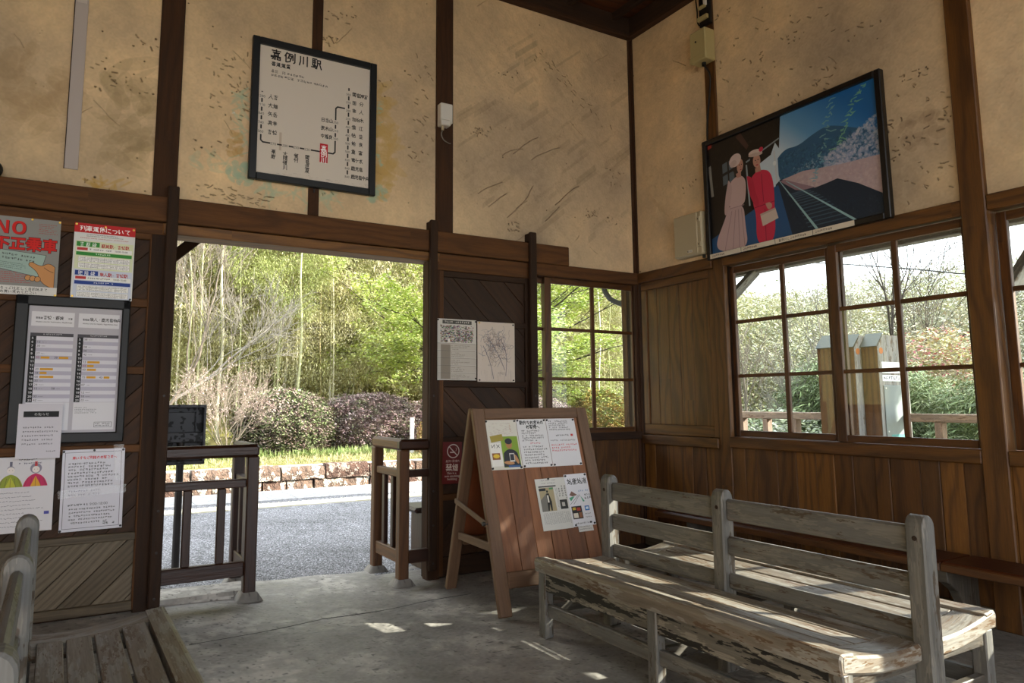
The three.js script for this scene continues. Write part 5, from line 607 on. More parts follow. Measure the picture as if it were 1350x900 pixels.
  onLeaf('meal_flyer', 'white flyer with brush lettering and a boxed lunch photograph', 'flyer', 0.563, 0.437, 0.772 - 0.045, 0.747, print(0.166, 0.31, 560, (g, W, H, R) => { g.fillStyle = '#d8d7dc'; g.fillRect(0, 0, W, H); jp(g, '地産地消', W * 0.1, H * 0.09, W * 0.2, { pitch: W * 0.22, wd: W * 0.022 }); const poly = (c, ...p) => { g.fillStyle = c; g.beginPath(); p.forEach((q, i) => i ? g.lineTo(q[0] * W, q[1] * H) : g.moveTo(q[0] * W, q[1] * H)); g.closePath(); g.fill(); }; poly('#7a5c50', [0.08, 0.4], [0.2, 0.33], [0.42, 0.41], [0.2, 0.43]); poly('#4a9a78', [0.05, 0.45], [0.3, 0.43], [0.1, 0.52]); poly('#4a9a78', [0.55, 0.43], [0.7, 0.54], [0.62, 0.55]); g.strokeStyle = '#555'; g.lineWidth = 4; for (const q of [[0.05, 0.58, 0.46, 0.42], [0.2, 0.58, 0.49, 0.43], [0.5, 0.4, 0.52, 0.44]]) { g.beginPath(); g.moveTo(q[0] * W, q[1] * H); g.lineTo(q[2] * W, q[3] * H); g.stroke(); } rows(g, R, W * 0.5, H * 0.32, W * 0.4, 1, W * 0.07, 9, '#4a78a8', 0); rows(g, R, W * 0.72, H * 0.4, W * 0.22, 2, W * 0.09, H * 0.06, '#222', 0.2); g.fillStyle = '#2a2624'; g.fillRect(W * 0.06, H * 0.62, W * 0.44, H * 0.24); g.fillStyle = '#d8d0c0'; g.fillRect(W * 0.1, H * 0.75, W * 0.2, H * 0.09); g.fillStyle = '#c8a83a'; g.fillRect(W * 0.1, H * 0.64, W * 0.14, H * 0.05); g.fillStyle = '#a8402e'; g.fillRect(W * 0.28, H * 0.65, W * 0.16, H * 0.06); g.fillStyle = '#8a5a3a'; g.fillRect(W * 0.34, H * 0.74, W * 0.13, H * 0.1); g.fillStyle = '#2a6ab0'; g.fillRect(W * 0.64, H * 0.63, W * 0.2, H * 0.09); g.fillStyle = '#cfe0f0'; g.fillRect(W * 0.68, H * 0.65, W * 0.12, H * 0.045); rows(g, R, W * 0.6, H * 0.77, W * 0.3, 2, W * 0.05, H * 0.06, '#555', 0.2); rows(g, R, W * 0.14, H * 0.93, W * 0.72, 1, W * 0.06, 9, '#444', 0.1); }), 0.025, [[0.06, 0.03], [0.93, 0.03], [0.93, 0.97], [0.1, 0.97]], 0.002);
  onLeaf('small_note', 'small handwritten slip under the meal flyer', 'note', 0.6, 0.405, 0.705, 0.46, print(0.105, 0.055, 240, (g, W, H, R) => { g.fillStyle = '#cbc8c4'; g.fillRect(0, 0, W, H); rows(g, R, W * 0.08, H * 0.2, W * 0.8, 3, W * 0.06, H * 0.25, '#444', 0.3); }), 0.02, [[0.9, 0.1]]);
}

// ---------------------------------------------------------------- wooden ticket gates in the doorway
function gate(name, label, px, zf, zb, jx, yb, worn) { // post at x = px, panel to the jamb at x = jx, return panel towards the platform
  const t = thing(name, label, 'gate', [px, 0, 0]), s = Math.sign(jx - px), h = 0.905, tM = M.gate, wM = worn ? M.gateWorn : M.gate, J = jx - px, hw = 0.036;
  bx('front_post', -hw, hw, yb, h - 0.07, zf - hw, zf + hw, wM, t, 0.008); bx('rear_post', -hw, hw, yb, h - 0.07, zb - hw, zb + hw, wM, t, 0.008);
  bx('top_rail', Math.min(-s * 0.037, J), Math.max(-s * 0.037, J), h - 0.075, h, zf - 0.036, zf + 0.036, tM, t, 0.016); bx('top_rail', -0.036, 0.036, h - 0.073, h + 0.002, zb - 0.038, zf + 0.03, worn ? M.gateWorn : tM, t, 0.016);
  const box = (n, a, b, y0, y1, z0, z1, m) => bx(n, Math.min(a, b), Math.max(a, b), y0, y1, z0, z1, m, t, 0.005);
  box('middle_rail', s * hw, J, 0.65, 0.70, zf - 0.022, zf + 0.022, tM); box('bottom_rail', s * hw, J, yb + 0.13, yb + 0.215, zf - 0.022, zf + 0.022, tM);
  const n = Math.abs(J) > 0.35 ? 2 : 0; for (let k = 1; k <= n; k++) { const c = J * (k === 1 ? 0.33 : 0.69); box('baluster', c - 0.024, c + 0.024, yb + 0.215, 0.65, zf - 0.016, zf + 0.016, tM); }
  box('middle_rail', -0.022, 0.022, 0.65, 0.70, zb + hw, zf - hw, wM); box('bottom_rail', -0.022, 0.022, yb + 0.13, yb + 0.215, zb + hw, zf - hw, wM);
  for (let k = 1; k <= 2; k++) { const c = zb + (zf - zb) * k / 3; box('baluster', -0.016, 0.016, yb + 0.215, 0.65, c - 0.024, c + 0.024, tM); }
  for (const z of [zf, zb]) { const g = new THREE.CylinderGeometry(0.062, 0.105, 0.05, 4, 1); g.rotateY(Math.PI / 4); worldUV(g, (x) => x, (x, y, z2) => z2); mesh('mortar_foot', g, M.concrete, t, [0, yb + 0.012, z]); }
}
gate('ticket_gate', 'dark wooden ticket gate at the left jamb of the doorway', -3.172, 0.04, -0.37, -3.70, 0.0, false);
gate('ticket_gate', 'worn brown ticket gate at the right jamb of the doorway', -2.178, 0.05, -0.42, -1.99, -0.045, true);

// ---------------------------------------------------------------- outdoors: platform side
const leafMat = (r, g, b, tr = 0.35) => new THREE.MeshPhysicalMaterial({ color: lin(r, g, b), roughness: 0.75, transmission: tr, thickness: 0, side: THREE.DoubleSide });
const OUT = -0.05;
{
  const pf = struct('platform', 'grey asphalt railway platform outside the doorway');
  const g = new THREE.BoxGeometry(60, 0.3, 4.3); g.translate(0, OUT - 0.15, -2.45); worldUV(g, (x) => x, (x, y, z) => z + y); mesh('asphalt', g, M.asphalt, pf);
    const cop = std({ map: concreteTex, color: 0xffffff, roughness: 0.9 }); cop.map = dataTex(256, 256, (u, v, c) => { const k = 0.58 + (vn(u * 30, v * 30, 30, 30) - 0.5) * 0.12 + (vn(u * 100, v * 100, 100, 100) - 0.5) * 0.12; c[0] = k; c[1] = k * 0.995; c[2] = k * 0.99; }); for (let k = 0; k < 26; k++) bx('coping_slab', -16 + k * 1.2 + 0.003, -14.8 + k * 1.2 - 0.003, OUT - 0.3, OUT + 0.012, -5.55, -4.6, cop, pf, 0.006);
  bx('platform_face', -30, 30, -1.2, OUT - 0.25, -5.4, -4.6, M.concrete, pf);
  const tb = new THREE.BoxGeometry(80, 0.4, 4); worldUV(tb, (x) => x, (x, y, z) => z); mesh('track_bed', tb, M.asphalt, pf, [0, -1.3, -6.9]);
  // tactile strip: studded tiles, one by one
  const tac = thing('tactile_strip', 'faded yellow tactile paving strip along the platform edge', 'tactile paving', [0, OUT, -4.15]);
  const parts = [new THREE.BoxGeometry(0.296, 0.02, 0.296)]; for (let i = 0; i < 5; i++) for (let j = 0; j < 5; j++) { const d = new THREE.CylinderGeometry(0.013, 0.02, 0.007, 6, 1); d.translate(-0.12 + i * 0.06, 0.0135, -0.12 + j * 0.06); parts.push(d); }
  const tg = mergeGeometries(parts), tm = [0xe2dcc2, 0xd8d0b4, 0xeae4d0].map((c) => std({ color: c, roughness: 0.85 }));
  for (let k = 0; k < 40; k++) mesh('tile', tg, tm[(k * 7) % 3], tac, [-6.6 + k * 0.3, 0.004, 0]);
  // opposite retaining wall of rough stones with lichen
  const rw = thing('stone_wall', 'low retaining wall of lichen-covered stones across the track', 'stone wall', [0, 0, -8.2]);
  const st = dataTex(512, 512, (u, v, c) => { const a = vn(u * 12, v * 12, 12, 12) * 0.5 + vn(u * 40, v * 40, 40, 40) * 0.5, l = sm(0.5, 0.58, vn(u * 16 + 0.3, v * 16, 16, 16) * 0.6 + vn(u * 60, v * 60, 60, 60) * 0.4); const b = [0.36 + a * 0.22, 0.31 + a * 0.17, 0.28 + a * 0.14], w = [0.84, 0.84, 0.8]; for (let i = 0; i < 3; i++) c[i] = b[i] + (w[i] - b[i]) * l; }); st.repeat.set(0.8, 0.8);
  const bm = dataTex(256, 256, (u, v, c) => { c[0] = c[1] = c[2] = vn(u * 20, v * 20, 20, 20) * 0.6 + vn(u * 70, v * 70, 70, 70) * 0.4; }, false); bm.repeat.set(1, 1);
  const smat = [0xd8d4cc, 0xc0b2a8, 0xac9a92, 0xc8c2b8].map((c) => std({ map: st, color: c, roughness: 0.95, bumpMap: bm, bumpScale: 0.03 }));
  const R = rng(808); const stone = (w, h, d) => { const g = new THREE.BoxGeometry(w, h, d, 4, 3, 2), p = g.attributes.position, ox = R() * 9; for (let i = 0; i < p.count; i++) { const x = p.getX(i), y = p.getY(i), z = p.getZ(i), e = Math.max(Math.abs(x) / w, Math.abs(y) / h) * 2; p.setXYZ(i, x * (1 - 0.03 * (e > 0.9)) + (vn(x * 9 + ox, y * 9 + z * 5, 256, 256) - 0.5) * 0.035, y + (vn(x * 7 + ox + 4, y * 7 + z * 6, 256, 256) - 0.5) * 0.03, z - (e > 0.95 ? 0.02 : 0) * Math.sign(z) + (vn(x * 8 + 9, y * 8 + ox, 256, 256) - 0.5) * 0.05); } g.computeVertexNormals(); worldUV(g, (a) => a + ox, (a, b, c) => b + c); return g; };
  for (const [y0, y1, wmin, wv] of [[-0.17, 0.065, 0.5, 0.6], [-0.42, -0.18, 0.26, 0.34], [-0.8, -0.43, 0.4, 0.4]]) { let x = -7; while (x < 11) { const w = wmin + R() * wv, tp = y1 + (y1 > 0 ? (R() - 0.5) * 0.05 : 0); mesh('stone', stone(w - 0.012, tp - y0, 0.32), smat[Math.floor(R() * 4)], rw, [x + w / 2, (y0 + tp) / 2, (R() - 0.5) * 0.05 + (y1 > 0 ? 0.05 : 0)]); x += w; } }
  bx('backing', -9, 13, -1.2, 0.0, -0.3, -0.1, M.dark, rw);
}
// hillside that carries the grove
const hillY = (x, z) => { const d = -8.4 - z; return 0.06 + (1 - 0.55 * sm(12, 26, x)) * (Math.max(0, d) * 0.1 + 0.3 * sm(2, 5, d) + Math.pow(Math.max(0, d - 5), 1.25) * 0.24 + (vn(x * 0.5 + 50, z * 0.5 + 50, 256, 256) - 0.5) * 0.25 * sm(1, 4, d)); };
function ground(name, label, x0, x1, z0, z1, nx, nz, fy, mat, parent) { const pos = [], uv = [], idx = []; for (let j = 0; j <= nz; j++) for (let i = 0; i <= nx; i++) { const x = x0 + (x1 - x0) * i / nx, z = z0 + (z1 - z0) * j / nz; pos.push(x, fy(x, z), z); uv.push(x, z); if (i < nx && j < nz) { const a = j * (nx + 1) + i, b = a + 1, d = a + nx + 1, f = d + 1; idx.push(a, d, b, b, d, f); } } const g = new THREE.BufferGeometry(); g.setAttribute('position', new THREE.Float32BufferAttribute(pos, 3)); g.setAttribute('uv', new THREE.Float32BufferAttribute(uv, 2)); g.setIndex(idx); g.computeVertexNormals(); const m = mesh(numbered(name), g, mat); m.userData = { kind: 'structure', label, category: 'ground' }; return m; }
const soilTex = dataTex(512, 512, (u, v, c) => { const a = vn(u * 20, v * 20, 20, 20) * 0.5 + vn(u * 90, v * 90, 90, 90) * 0.5, l = vn(u * 7, v * 7, 7, 7); c[0] = 0.36 + a * 0.3 + l * 0.06; c[1] = 0.34 + a * 0.26 + l * 0.08; c[2] = 0.2 + a * 0.16; }); soilTex.repeat.set(0.35, 0.35);
M.soil = std({ map: soilTex, roughness: 1 });
ground('hillside', 'leaf-littered slope under the bamboo', -45, 60, -60, -8.3, 90, 60, hillY, M.soil);
const gravelTex = dataTex(512, 512, (u, v, c) => { const a = vn(u * 120, v * 120, 120, 120) * 0.6 + vn(u * 250, v * 250, 250, 250) * 0.4, l = vn(u * 6, v * 6, 6, 6); const k = 0.52 + (a - 0.5) * 0.25 + (l - 0.5) * 0.1; c[0] = k * 1.04; c[1] = k; c[2] = k * 0.93; }); gravelTex.repeat.set(0.3, 0.3);
M.gravel = std({ map: gravelTex, roughness: 1 });
ground('forecourt', 'pale gravel ground around the station', -45, 3.4, -0.29, 60, 8, 8, () => -0.13, M.gravel);
const bankY = (x, z) => -0.15 - 0.5 * sm(3.6, 5.5, x) + 0.32 * Math.max(0, x - 11) * sm(30, 10, z) * sm(60, 0, x - 11) + (vn(x * 0.4 + 30, z * 0.4 + 30, 256, 256) - 0.5) * 0.3 * sm(4, 6, x);
ground('side_slope', 'overgrown ground beyond the railing on the right', 3.4, 60, -8.3, 60, 50, 50, bankY, M.soil);

// generic pieces of foliage ------------------------------------------------------------
function leafClump(seed, n, size, len, wid, droop = 0.3) { // n blades around a point
  const R = rng(seed), pos = [], idx = []; for (let k = 0; k < n; k++) { const o = [(R() - 0.5) * size, (R() - 0.5) * size * 0.8, (R() - 0.5) * size], a = R() * 6.283, e = (R() - 0.5) * 1.2 - droop, L = len * (0.6 + R() * 0.7), W = wid * (0.7 + R() * 0.6); const d = [Math.cos(a) * Math.cos(e), Math.sin(e), Math.sin(a) * Math.cos(e)], q = [-Math.sin(a), (R() - 0.5) * 0.8, Math.cos(a)], b = pos.length / 3; pos.push(...o, o[0] + d[0] * L * 0.45 + q[0] * W, o[1] + d[1] * L * 0.45 + q[1] * W, o[2] + d[2] * L * 0.45 + q[2] * W, o[0] + d[0] * L, o[1] + d[1] * L - L * 0.12, o[2] + d[2] * L, o[0] + d[0] * L * 0.45 - q[0] * W, o[1] + d[1] * L * 0.45 - q[1] * W, o[2] + d[2] * L * 0.45 - q[2] * W); idx.push(b, b + 1, b + 3, b + 1, b + 2, b + 3); }
  const g = new THREE.BufferGeometry(); g.setAttribute('position', new THREE.Float32BufferAttribute(pos, 3)); g.setIndex(idx); g.computeVertexNormals(); return g; }
function instances(name, geo, mat, n, place, parent, palette, seed) {
  const im = new THREE.InstancedMesh(geo, mat, n), R = rng(seed), m = new THREE.Matrix4(), q = new THREE.Quaternion(), e = new THREE.Euler(), p = new THREE.Vector3(), s = new THREE.Vector3(), c = new THREE.Color();
  for (let i = 0; i < n; i++) { const o = place(R, i); p.set(o[0], o[1], o[2]); e.set((R() - 0.5) * (o[4] ?? 0.5), R() * 6.283, (R() - 0.5) * (o[4] ?? 0.5)); q.setFromEuler(e); const k = o[3] ?? 1; s.setScalar(k * (0.75 + R() * 0.5)); m.compose(p, q, s); im.setMatrixAt(i, m); const col = palette[Math.floor(R() * palette.length)], v = 0.8 + R() * 0.4; im.setColorAt(i, c.setRGB(col[0] * v, col[1] * v, col[2] * v)); }
  im.name = name; im.userData.kind = 'stuff'; im.castShadow = im.receiveShadow = true; parent.add(im); return im;
}
// branching wood: returns one geometry for the boughs and the list of twig ends
function branches(seed, base, dir, len, r, depth, o = {}) {
  const R = rng(seed), geos = [], tips = [], { kids = 3, spread = 0.7, shrink = 0.72, up = 0.15, wob = 0.18, minR = 0.002, sides = 5 } = o;
  (function grow(p, d, L, rad, lv) {
    const pts = [p.clone()], q = p.clone(), dd = d.clone(), n = 4; for (let i = 0; i < n; i++) { dd.add(new THREE.Vector3((R() - 0.5) * wob, (R() - 0.5) * wob + up * 0.12, (R() - 0.5) * wob)).normalize(); q.addScaledVector(dd, L / n); pts.push(q.clone()); }
    const c = new THREE.CatmullRomCurve3(pts), seg = lv > 1 ? 4 : 6, sd = lv === 0 ? 7 : lv > 2 ? 3 : sides, g = new THREE.TubeGeometry(c, seg, 1, sd, false), P = g.attributes.position, N = g.attributes.normal;
    for (let i = 0; i < P.count; i++) { const t = Math.floor(i / (sd + 1)) / seg, rr = Math.max(minR, rad * (1 - t * (1 - shrink * 0.85))) - 1; P.setXYZ(i, P.getX(i) + N.getX(i) * rr, P.getY(i) + N.getY(i) * rr, P.getZ(i) + N.getZ(i) * rr); } g.deleteAttribute('uv'); geos.push(g);
    if (lv >= depth) { tips.push([q.x, q.y, q.z, dd.x, dd.y, dd.z]); return; }
    const nk = kids + (R() < 0.4 ? 1 : 0); for (let k = 0; k < nk; k++) { const t = k === 0 ? 1 : 0.35 + R() * 0.65, at = c.getPoint(t), nd = dd.clone().add(new THREE.Vector3((R() - 0.5) * 2, (R() - 0.5) * 1.3 + up, (R() - 0.5) * 2).multiplyScalar(k === 0 ? spread * 0.35 : spread)).normalize(); grow(at, nd, L * (shrink - 0.08 + R() * 0.16), rad * shrink * (k === 0 ? 0.85 : 0.62), lv + 1); }
  })(new THREE.Vector3(...base), new THREE.Vector3(...dir).normalize(), len, r, 0);
  return { geo: mergeGeometries(geos), tips };
}
const barkPale = std({ color: 0x827d75, roughness: 0.9 }), barkGrey = std({ color: 0x6d6459, roughness: 0.9 }), barkDark = std({ color: 0x39312a, roughness: 0.9 });

// bamboo grove: single culms in front, leaf masses above
{
  const R = rng(4711), culms = [];
  for (let v = 0; v < 4; v++) { const geos = [], H = 7.5, n = 20, lx = (R() - 0.5) * 0.6, r0 = 0.014 + v * 0.0035; const pts = []; for (let i = 0; i <= n; i++) { const t = i / n; pts.push(new THREE.Vector3(lx * t * t + 0.03 * Math.sin(i + v), H * t, (R() - 0.5) * 0.01 + 0.35 * t * t * t)); }
    const c = new THREE.CatmullRomCurve3(pts), g = new THREE.TubeGeometry(c, 40, 1, 6, false), P = g.attributes.position, N = g.attributes.normal; for (let i = 0; i < P.count; i++) { const k = Math.floor(i / 7), t = k / 40, rr = r0 * (1 - 0.72 * t) * (k % 2 ? 1 : 1.07) - 1; P.setXYZ(i, P.getX(i) + N.getX(i) * rr, P.getY(i) + N.getY(i) * rr, P.getZ(i) + N.getZ(i) * rr); } culms.push(g); }
  const cm = [0xa3a478, 0xb4ae92, 0x8f9468, 0xbcb8a8, 0x9c9168].map((c) => std({ color: c, roughness: 0.6 }));
  const lab = 'pale slender bamboo culm in the grove behind the clipped shrubs';
  const put = (x, z, v, m, s, l) => { if (x > 1.4 && x < 7.9 && z > -13.4) z -= 2.6; const o = mesh(numbered('bamboo_culm'), culms[v], cm[m], scene, [x, hillY(x, z) - 0.1, z], [0, R() * 6.3, (R() - 0.5) * 0.06]); o.scale.setScalar(s); tag(o, l ?? lab, 'bamboo', 'bamboo culms in the grove'); return o; };
  { const o = put(0.1, -10.85, 3, 0, 1.25, 'tallest yellow bamboo culm standing straight at the centre of the doorway view'); o.rotation.set(0, 0.4, 0); delete o.userData.group; }
  for (let k = 0; k < 150; k++) { const d = 10.95 + Math.pow(R(), 1.7) * 8, t = R(), xa = -3.3 + (12 - d) * 0.0 - 0.15 * (d - 12), xb = 10.6 + (d - 12) * 1.2; put(xa + (xb - xa) * t, -d, Math.floor(R() * 4), Math.floor(R() * 5), 0.8 + R() * 0.45); }
  // clusters of pale culms left of centre
  for (let k = 0; k < 16; k++) put(-0.6 + R() * 1.1, -11.9 - R() * 1.2, Math.floor(R() * 4), R() < 0.6 ? 3 : 1, 0.75 + R() * 0.2);
  const fol = thing('bamboo_foliage', 'feathery yellow-green and straw-coloured bamboo leaves filling the hillside', 'foliage'); fol.userData.kind = 'stuff';
  const geo = [1, 2, 3].map((s) => leafClump(s * 31, 26, 0.42, 0.17, 0.013, 0.45)), pal = [[0.34, 0.36, 0.12], [0.46, 0.41, 0.2], [0.30, 0.34, 0.12], [0.52, 0.45, 0.26], [0.40, 0.40, 0.16], [0.55, 0.5, 0.34]], palG = [[0.30, 0.42, 0.1], [0.36, 0.46, 0.13], [0.26, 0.36, 0.09]];
  const lm = leafMat(1, 1, 1, 0.4);
  const area = (n, z0, z1, y0, y1, geoi, pl, seed, sc) => instances('leaf_mass', geo[geoi], lm, n, (q) => { const d = z0 + q() * (z1 - z0), xa = -4.2 - 0.1 * d, xb = 11 + (d - 12) * 1.35, x = xa + (xb - xa) * q(), z = -d, h = y0 + Math.pow(q(), 0.8) * (y1 - y0); return [x, hillY(x, z) + h, z, sc, 0.6]; }, fol, pl, seed);
  const fineLeaf = leafClump(77, 34, 0.5, 0.12, 0.009, 0.4); geo.push(fineLeaf); area(16000, 11.2, 13.5, 2.5, 7.5, 3, [...pal, [0.6, 0.55, 0.38], [0.5, 0.5, 0.2]], 11, 0.85); area(7000, 11.7, 16, 0.2, 2.7, 3, [[0.45, 0.43, 0.2], [0.4, 0.4, 0.17], [0.5, 0.46, 0.28]], 12, 0.8); area(3000, 11.0, 12.4, 0.9, 2.8, 3, [[0.56, 0.54, 0.28], [0.5, 0.5, 0.22], [0.58, 0.54, 0.36]], 13, 0.7); area(9000, 13, 17, 2.2, 7.5, 0, pal, 1, 1.0); area(15000, 16, 22, 1.8, 8, 1, pal, 2, 1.35); area(14000, 21, 34, 0.5, 9, 2, [...pal, ...palG], 3, 1.7); area(2600, 14, 20, 3.5, 7, 0, palG, 4, 1.1);
  area(9000, 15, 24, 0.1, 2.8, 1, [[0.3, 0.3, 0.11], [0.4, 0.36, 0.18], [0.3, 0.33, 0.11]], 6, 1.2);
  // brighter plumes hanging high in the middle
  instances('leaf_mass', geo[3], lm, 520, (q) => { const a = q() * 6.3, r = Math.sqrt(q()), j = Math.floor(q() * 3), cx = [-0.9, 0.0, 0.7][j], cy = [4.3, 3.7, 4.6][j]; return [cx + Math.cos(a) * r * 0.55, cy + Math.sin(a) * r * 0.75, -11.3 + q() * 0.5, 0.7, 0.6]; }, fol, [[0.42, 0.47, 0.16], [0.38, 0.44, 0.14], [0.5, 0.52, 0.22]], 8);
  instances('leaf_mass', geo[3], lm, 420, (q) => { const a = q() * 6.3, r = Math.sqrt(q()), j = Math.floor(q() * 2); return [[-0.05, -0.75][j] + Math.cos(a) * r * [0.3, 0.2][j], [4.95, 5.0][j] + Math.sin(a) * r * 0.35, -11.05 + q() * 0.3, 0.7, 0.6]; }, fol, [[0.07, 0.22, 0.04], [0.12, 0.3, 0.06], [0.2, 0.4, 0.08]], 10);
  // dark evergreens up the slope
  const ev = thing('evergreen_tree', 'dark green broadleaf tree high on the bamboo slope', 'tree', [2.9, hillY(2.9, -25), -25]); mesh('trunk', new THREE.CylinderGeometry(0.12, 0.2, 5, 8), barkDark, ev, [0, 2.2, 0]);
  instances('foliage', leafClump(91, 22, 0.6, 0.2, 0.05, 0.1), leafMat(1, 1, 1, 0.2), 900, (q) => { const a = q() * 6.3, r = Math.pow(q(), 0.4) * 1.5, h = (q() - 0.5) * 2.6; return [Math.cos(a) * r, 3.4 + h, Math.sin(a) * r, 1]; }, ev, [[0.06, 0.2, 0.03], [0.1, 0.3, 0.05], [0.2, 0.42, 0.06]], 9);
}
// bare tree with pale grey boughs at the left, twiggy bush before it
{
  const t = thing('bare_tree', 'bare tree with pale grey boughs at the left of the doorway view', 'tree', [-2.75, hillY(-2.75, -10.4), -10.4]);
  const a = branches(55, [0, -0.1, 0], [0.02, 1, 0], 1.5, 0.07, 5, { kids: 3, spread: 0.8, shrink: 0.74, up: 0.3, wob: 0.3, minR: 0.0035 }); mesh('boughs', a.geo, barkPale, t);
  const b = branches(61, [0.05, 0.7, 0], [0.9, 0.8, 0.2], 1.25, 0.036, 5, { kids: 3, spread: 0.75, shrink: 0.73, up: 0.2, wob: 0.35, minR: 0.0035 }); mesh('boughs', b.geo, barkPale, t);
  const c = branches(67, [0.0, 0.4, 0], [0.35, 1, 0.2], 1.6, 0.04, 5, { kids: 3, spread: 0.7, shrink: 0.73, up: 0.2, wob: 0.35, minR: 0.0035 }); mesh('boughs', c.geo, barkGrey, t);
  const u = thing('twiggy_bush', 'leafless twiggy bush with pinkish buds left of the clipped shrubs', 'bush', [-1.62, hillY(-1.62, -9.3), -9.3]), tips = [];
  const twigMat = std({ color: 0x877c6e, roughness: 0.9 });
  for (let k = 0; k < 8; k++) { const an = k / 8 * 6.28, q = branches(200 + k, [0, 0, 0], [Math.cos(an) * 0.62, 1, Math.sin(an) * 0.5], 0.75, 0.010, 3, { kids: 4, spread: 0.75, shrink: 0.72, up: 0.2, wob: 0.3, minR: 0.002 }); mesh('stem', q.geo, twigMat, u); tips.push(...q.tips); }
  instances('buds', leafClump(301, 4, 0.05, 0.03, 0.008, 0), leafMat(1, 1, 1, 0.2), 1500, (q) => { const tp = tips[Math.floor(q() * tips.length)]; return [tp[0] - tp[3] * q() * 0.25, tp[1] - tp[4] * q() * 0.25, tp[2] - tp[5] * q() * 0.25, 1]; }, u, [[0.42, 0.28, 0.26], [0.4, 0.33, 0.27], [0.5, 0.38, 0.34]], 14);
}
// clipped shrubs
function shrub(name, label, x, z, rx, ry, rz, pal, seed, n = 1500) {
  const t = thing(name, label, 'shrub', [x, hillY(x, z), z]);
  const core = new THREE.IcosahedronGeometry(1, 3); core.scale(rx * 0.8, ry * 0.72, rz * 0.8); core.translate(0, ry * 0.55, 0); mesh('inner_foliage', core, std({ color: lin(...[0, 1, 2].map((i) => pal.reduce((a, c) => a + c[i], 0) / pal.length)), roughness: 1 }), t);
  instances('foliage', leafClump(seed, 16, 0.13, 0.055, 0.014, -0.25), leafMat(1, 1, 1, 0.15), n, (q) => { const a = q() * 6.283, v = q() * 1.72 - 0.72, r = Math.sqrt(Math.max(0, 1 - v * v)), k = 0.86 + q() * 0.2; return [Math.cos(a) * r * rx * k, Math.max(0.03, ry * 0.58 + v * ry * 0.8 * k), Math.sin(a) * r * rz * k, 1]; }, t, pal, seed + 1); return t; }
const purple = [[0.2, 0.12, 0.12], [0.27, 0.17, 0.17], [0.16, 0.13, 0.09], [0.16, 0.17, 0.09], [0.32, 0.23, 0.22], [0.4, 0.31, 0.3]], purpleGreen = [[0.13, 0.17, 0.06], [0.22, 0.15, 0.13], [0.18, 0.22, 0.09], [0.36, 0.28, 0.24], [0.12, 0.12, 0.06]];
shrub('clipped_shrub', 'reddish rounded shrub at the left of the hedge row', -0.45, -9.75, 0.95, 0.84, 0.8, purpleGreen, 401, 3200);
shrub('clipped_shrub', 'widest purple-leaved shrub in the middle of the hedge row', 1.35, -9.9, 1.25, 0.78, 0.8, purple, 411, 3600);
shrub('clipped_shrub', 'purple shrub partly hidden behind the right ticket gate', 3.3, -9.9, 1.2, 0.74, 0.85, purple, 421, 2600);
shrub('clipped_shrub', 'purple-green shrub seen through the small window at its left', 5.4, -9.9, 1.2, 0.74, 0.85, purple, 431, 2200);
shrub('clipped_shrub', 'low yellow-orange bush in the lower right of the small window', 7.25, -9.5, 0.85, 0.9, 0.75, [[0.45, 0.34, 0.08], [0.3, 0.34, 0.1], [0.48, 0.28, 0.12], [0.2, 0.22, 0.1]], 441, 1800);
shrub('clipped_shrub', 'small green bush by the foot of the bare tree', -2.6, -9.3, 0.6, 0.5, 0.5, [[0.25, 0.28, 0.1], [0.35, 0.36, 0.14], [0.18, 0.2, 0.08]], 451, 1100);
shrub('russet_sapling', 'russet leafed sapling beside the white stake', 2.3, -8.8, 0.28, 0.5, 0.24, [[0.5, 0.28, 0.14], [0.55, 0.36, 0.18], [0.4, 0.34, 0.12]], 461, 420);
{ const t = thing('white_stake', 'white square stake among the shrubs', 'stake', [1.9, hillY(1.9, -8.95), -8.95]); bx('shaft', -0.035, 0.035, -0.1, 0.72, -0.035, 0.035, std({ color: 0xe8e6e0, roughness: 0.7 }), t, 0.005); bx('dark_band', -0.037, 0.037, 0.18, 0.26, -0.037, 0.037, M.black, t, 0.002); }
{ // grass along the top of the wall
  const t = thing('grass_strip', 'strip of dry and green grass on top of the stone wall', 'grass'); t.userData.kind = 'stuff';
  instances('grass_blades', leafClump(501, 12, 0.12, 0.1, 0.006, -0.9), leafMat(1, 1, 1, 0.2), 4200, (q) => { const x = -6 + q() * 17, z = -8.35 - q() * 0.9; return [x, hillY(x, z) + 0.01, z, 0.75, 0.3]; }, t, [[0.36, 0.34, 0.16], [0.42, 0.37, 0.2], [0.28, 0.32, 0.12]], 502);
  instances('grass_blades', leafClump(503, 12, 0.12, 0.13, 0.007, -0.9), leafMat(1, 1, 1, 0.25), 1500, (q) => { const x = -6 + q() * 17, z = -9.0 - q() * 0.25; return [x, hillY(x, z) + 0.01, z, 1, 0.3]; }, t, [[0.24, 0.34, 0.1], [0.3, 0.36, 0.12]], 504);
}
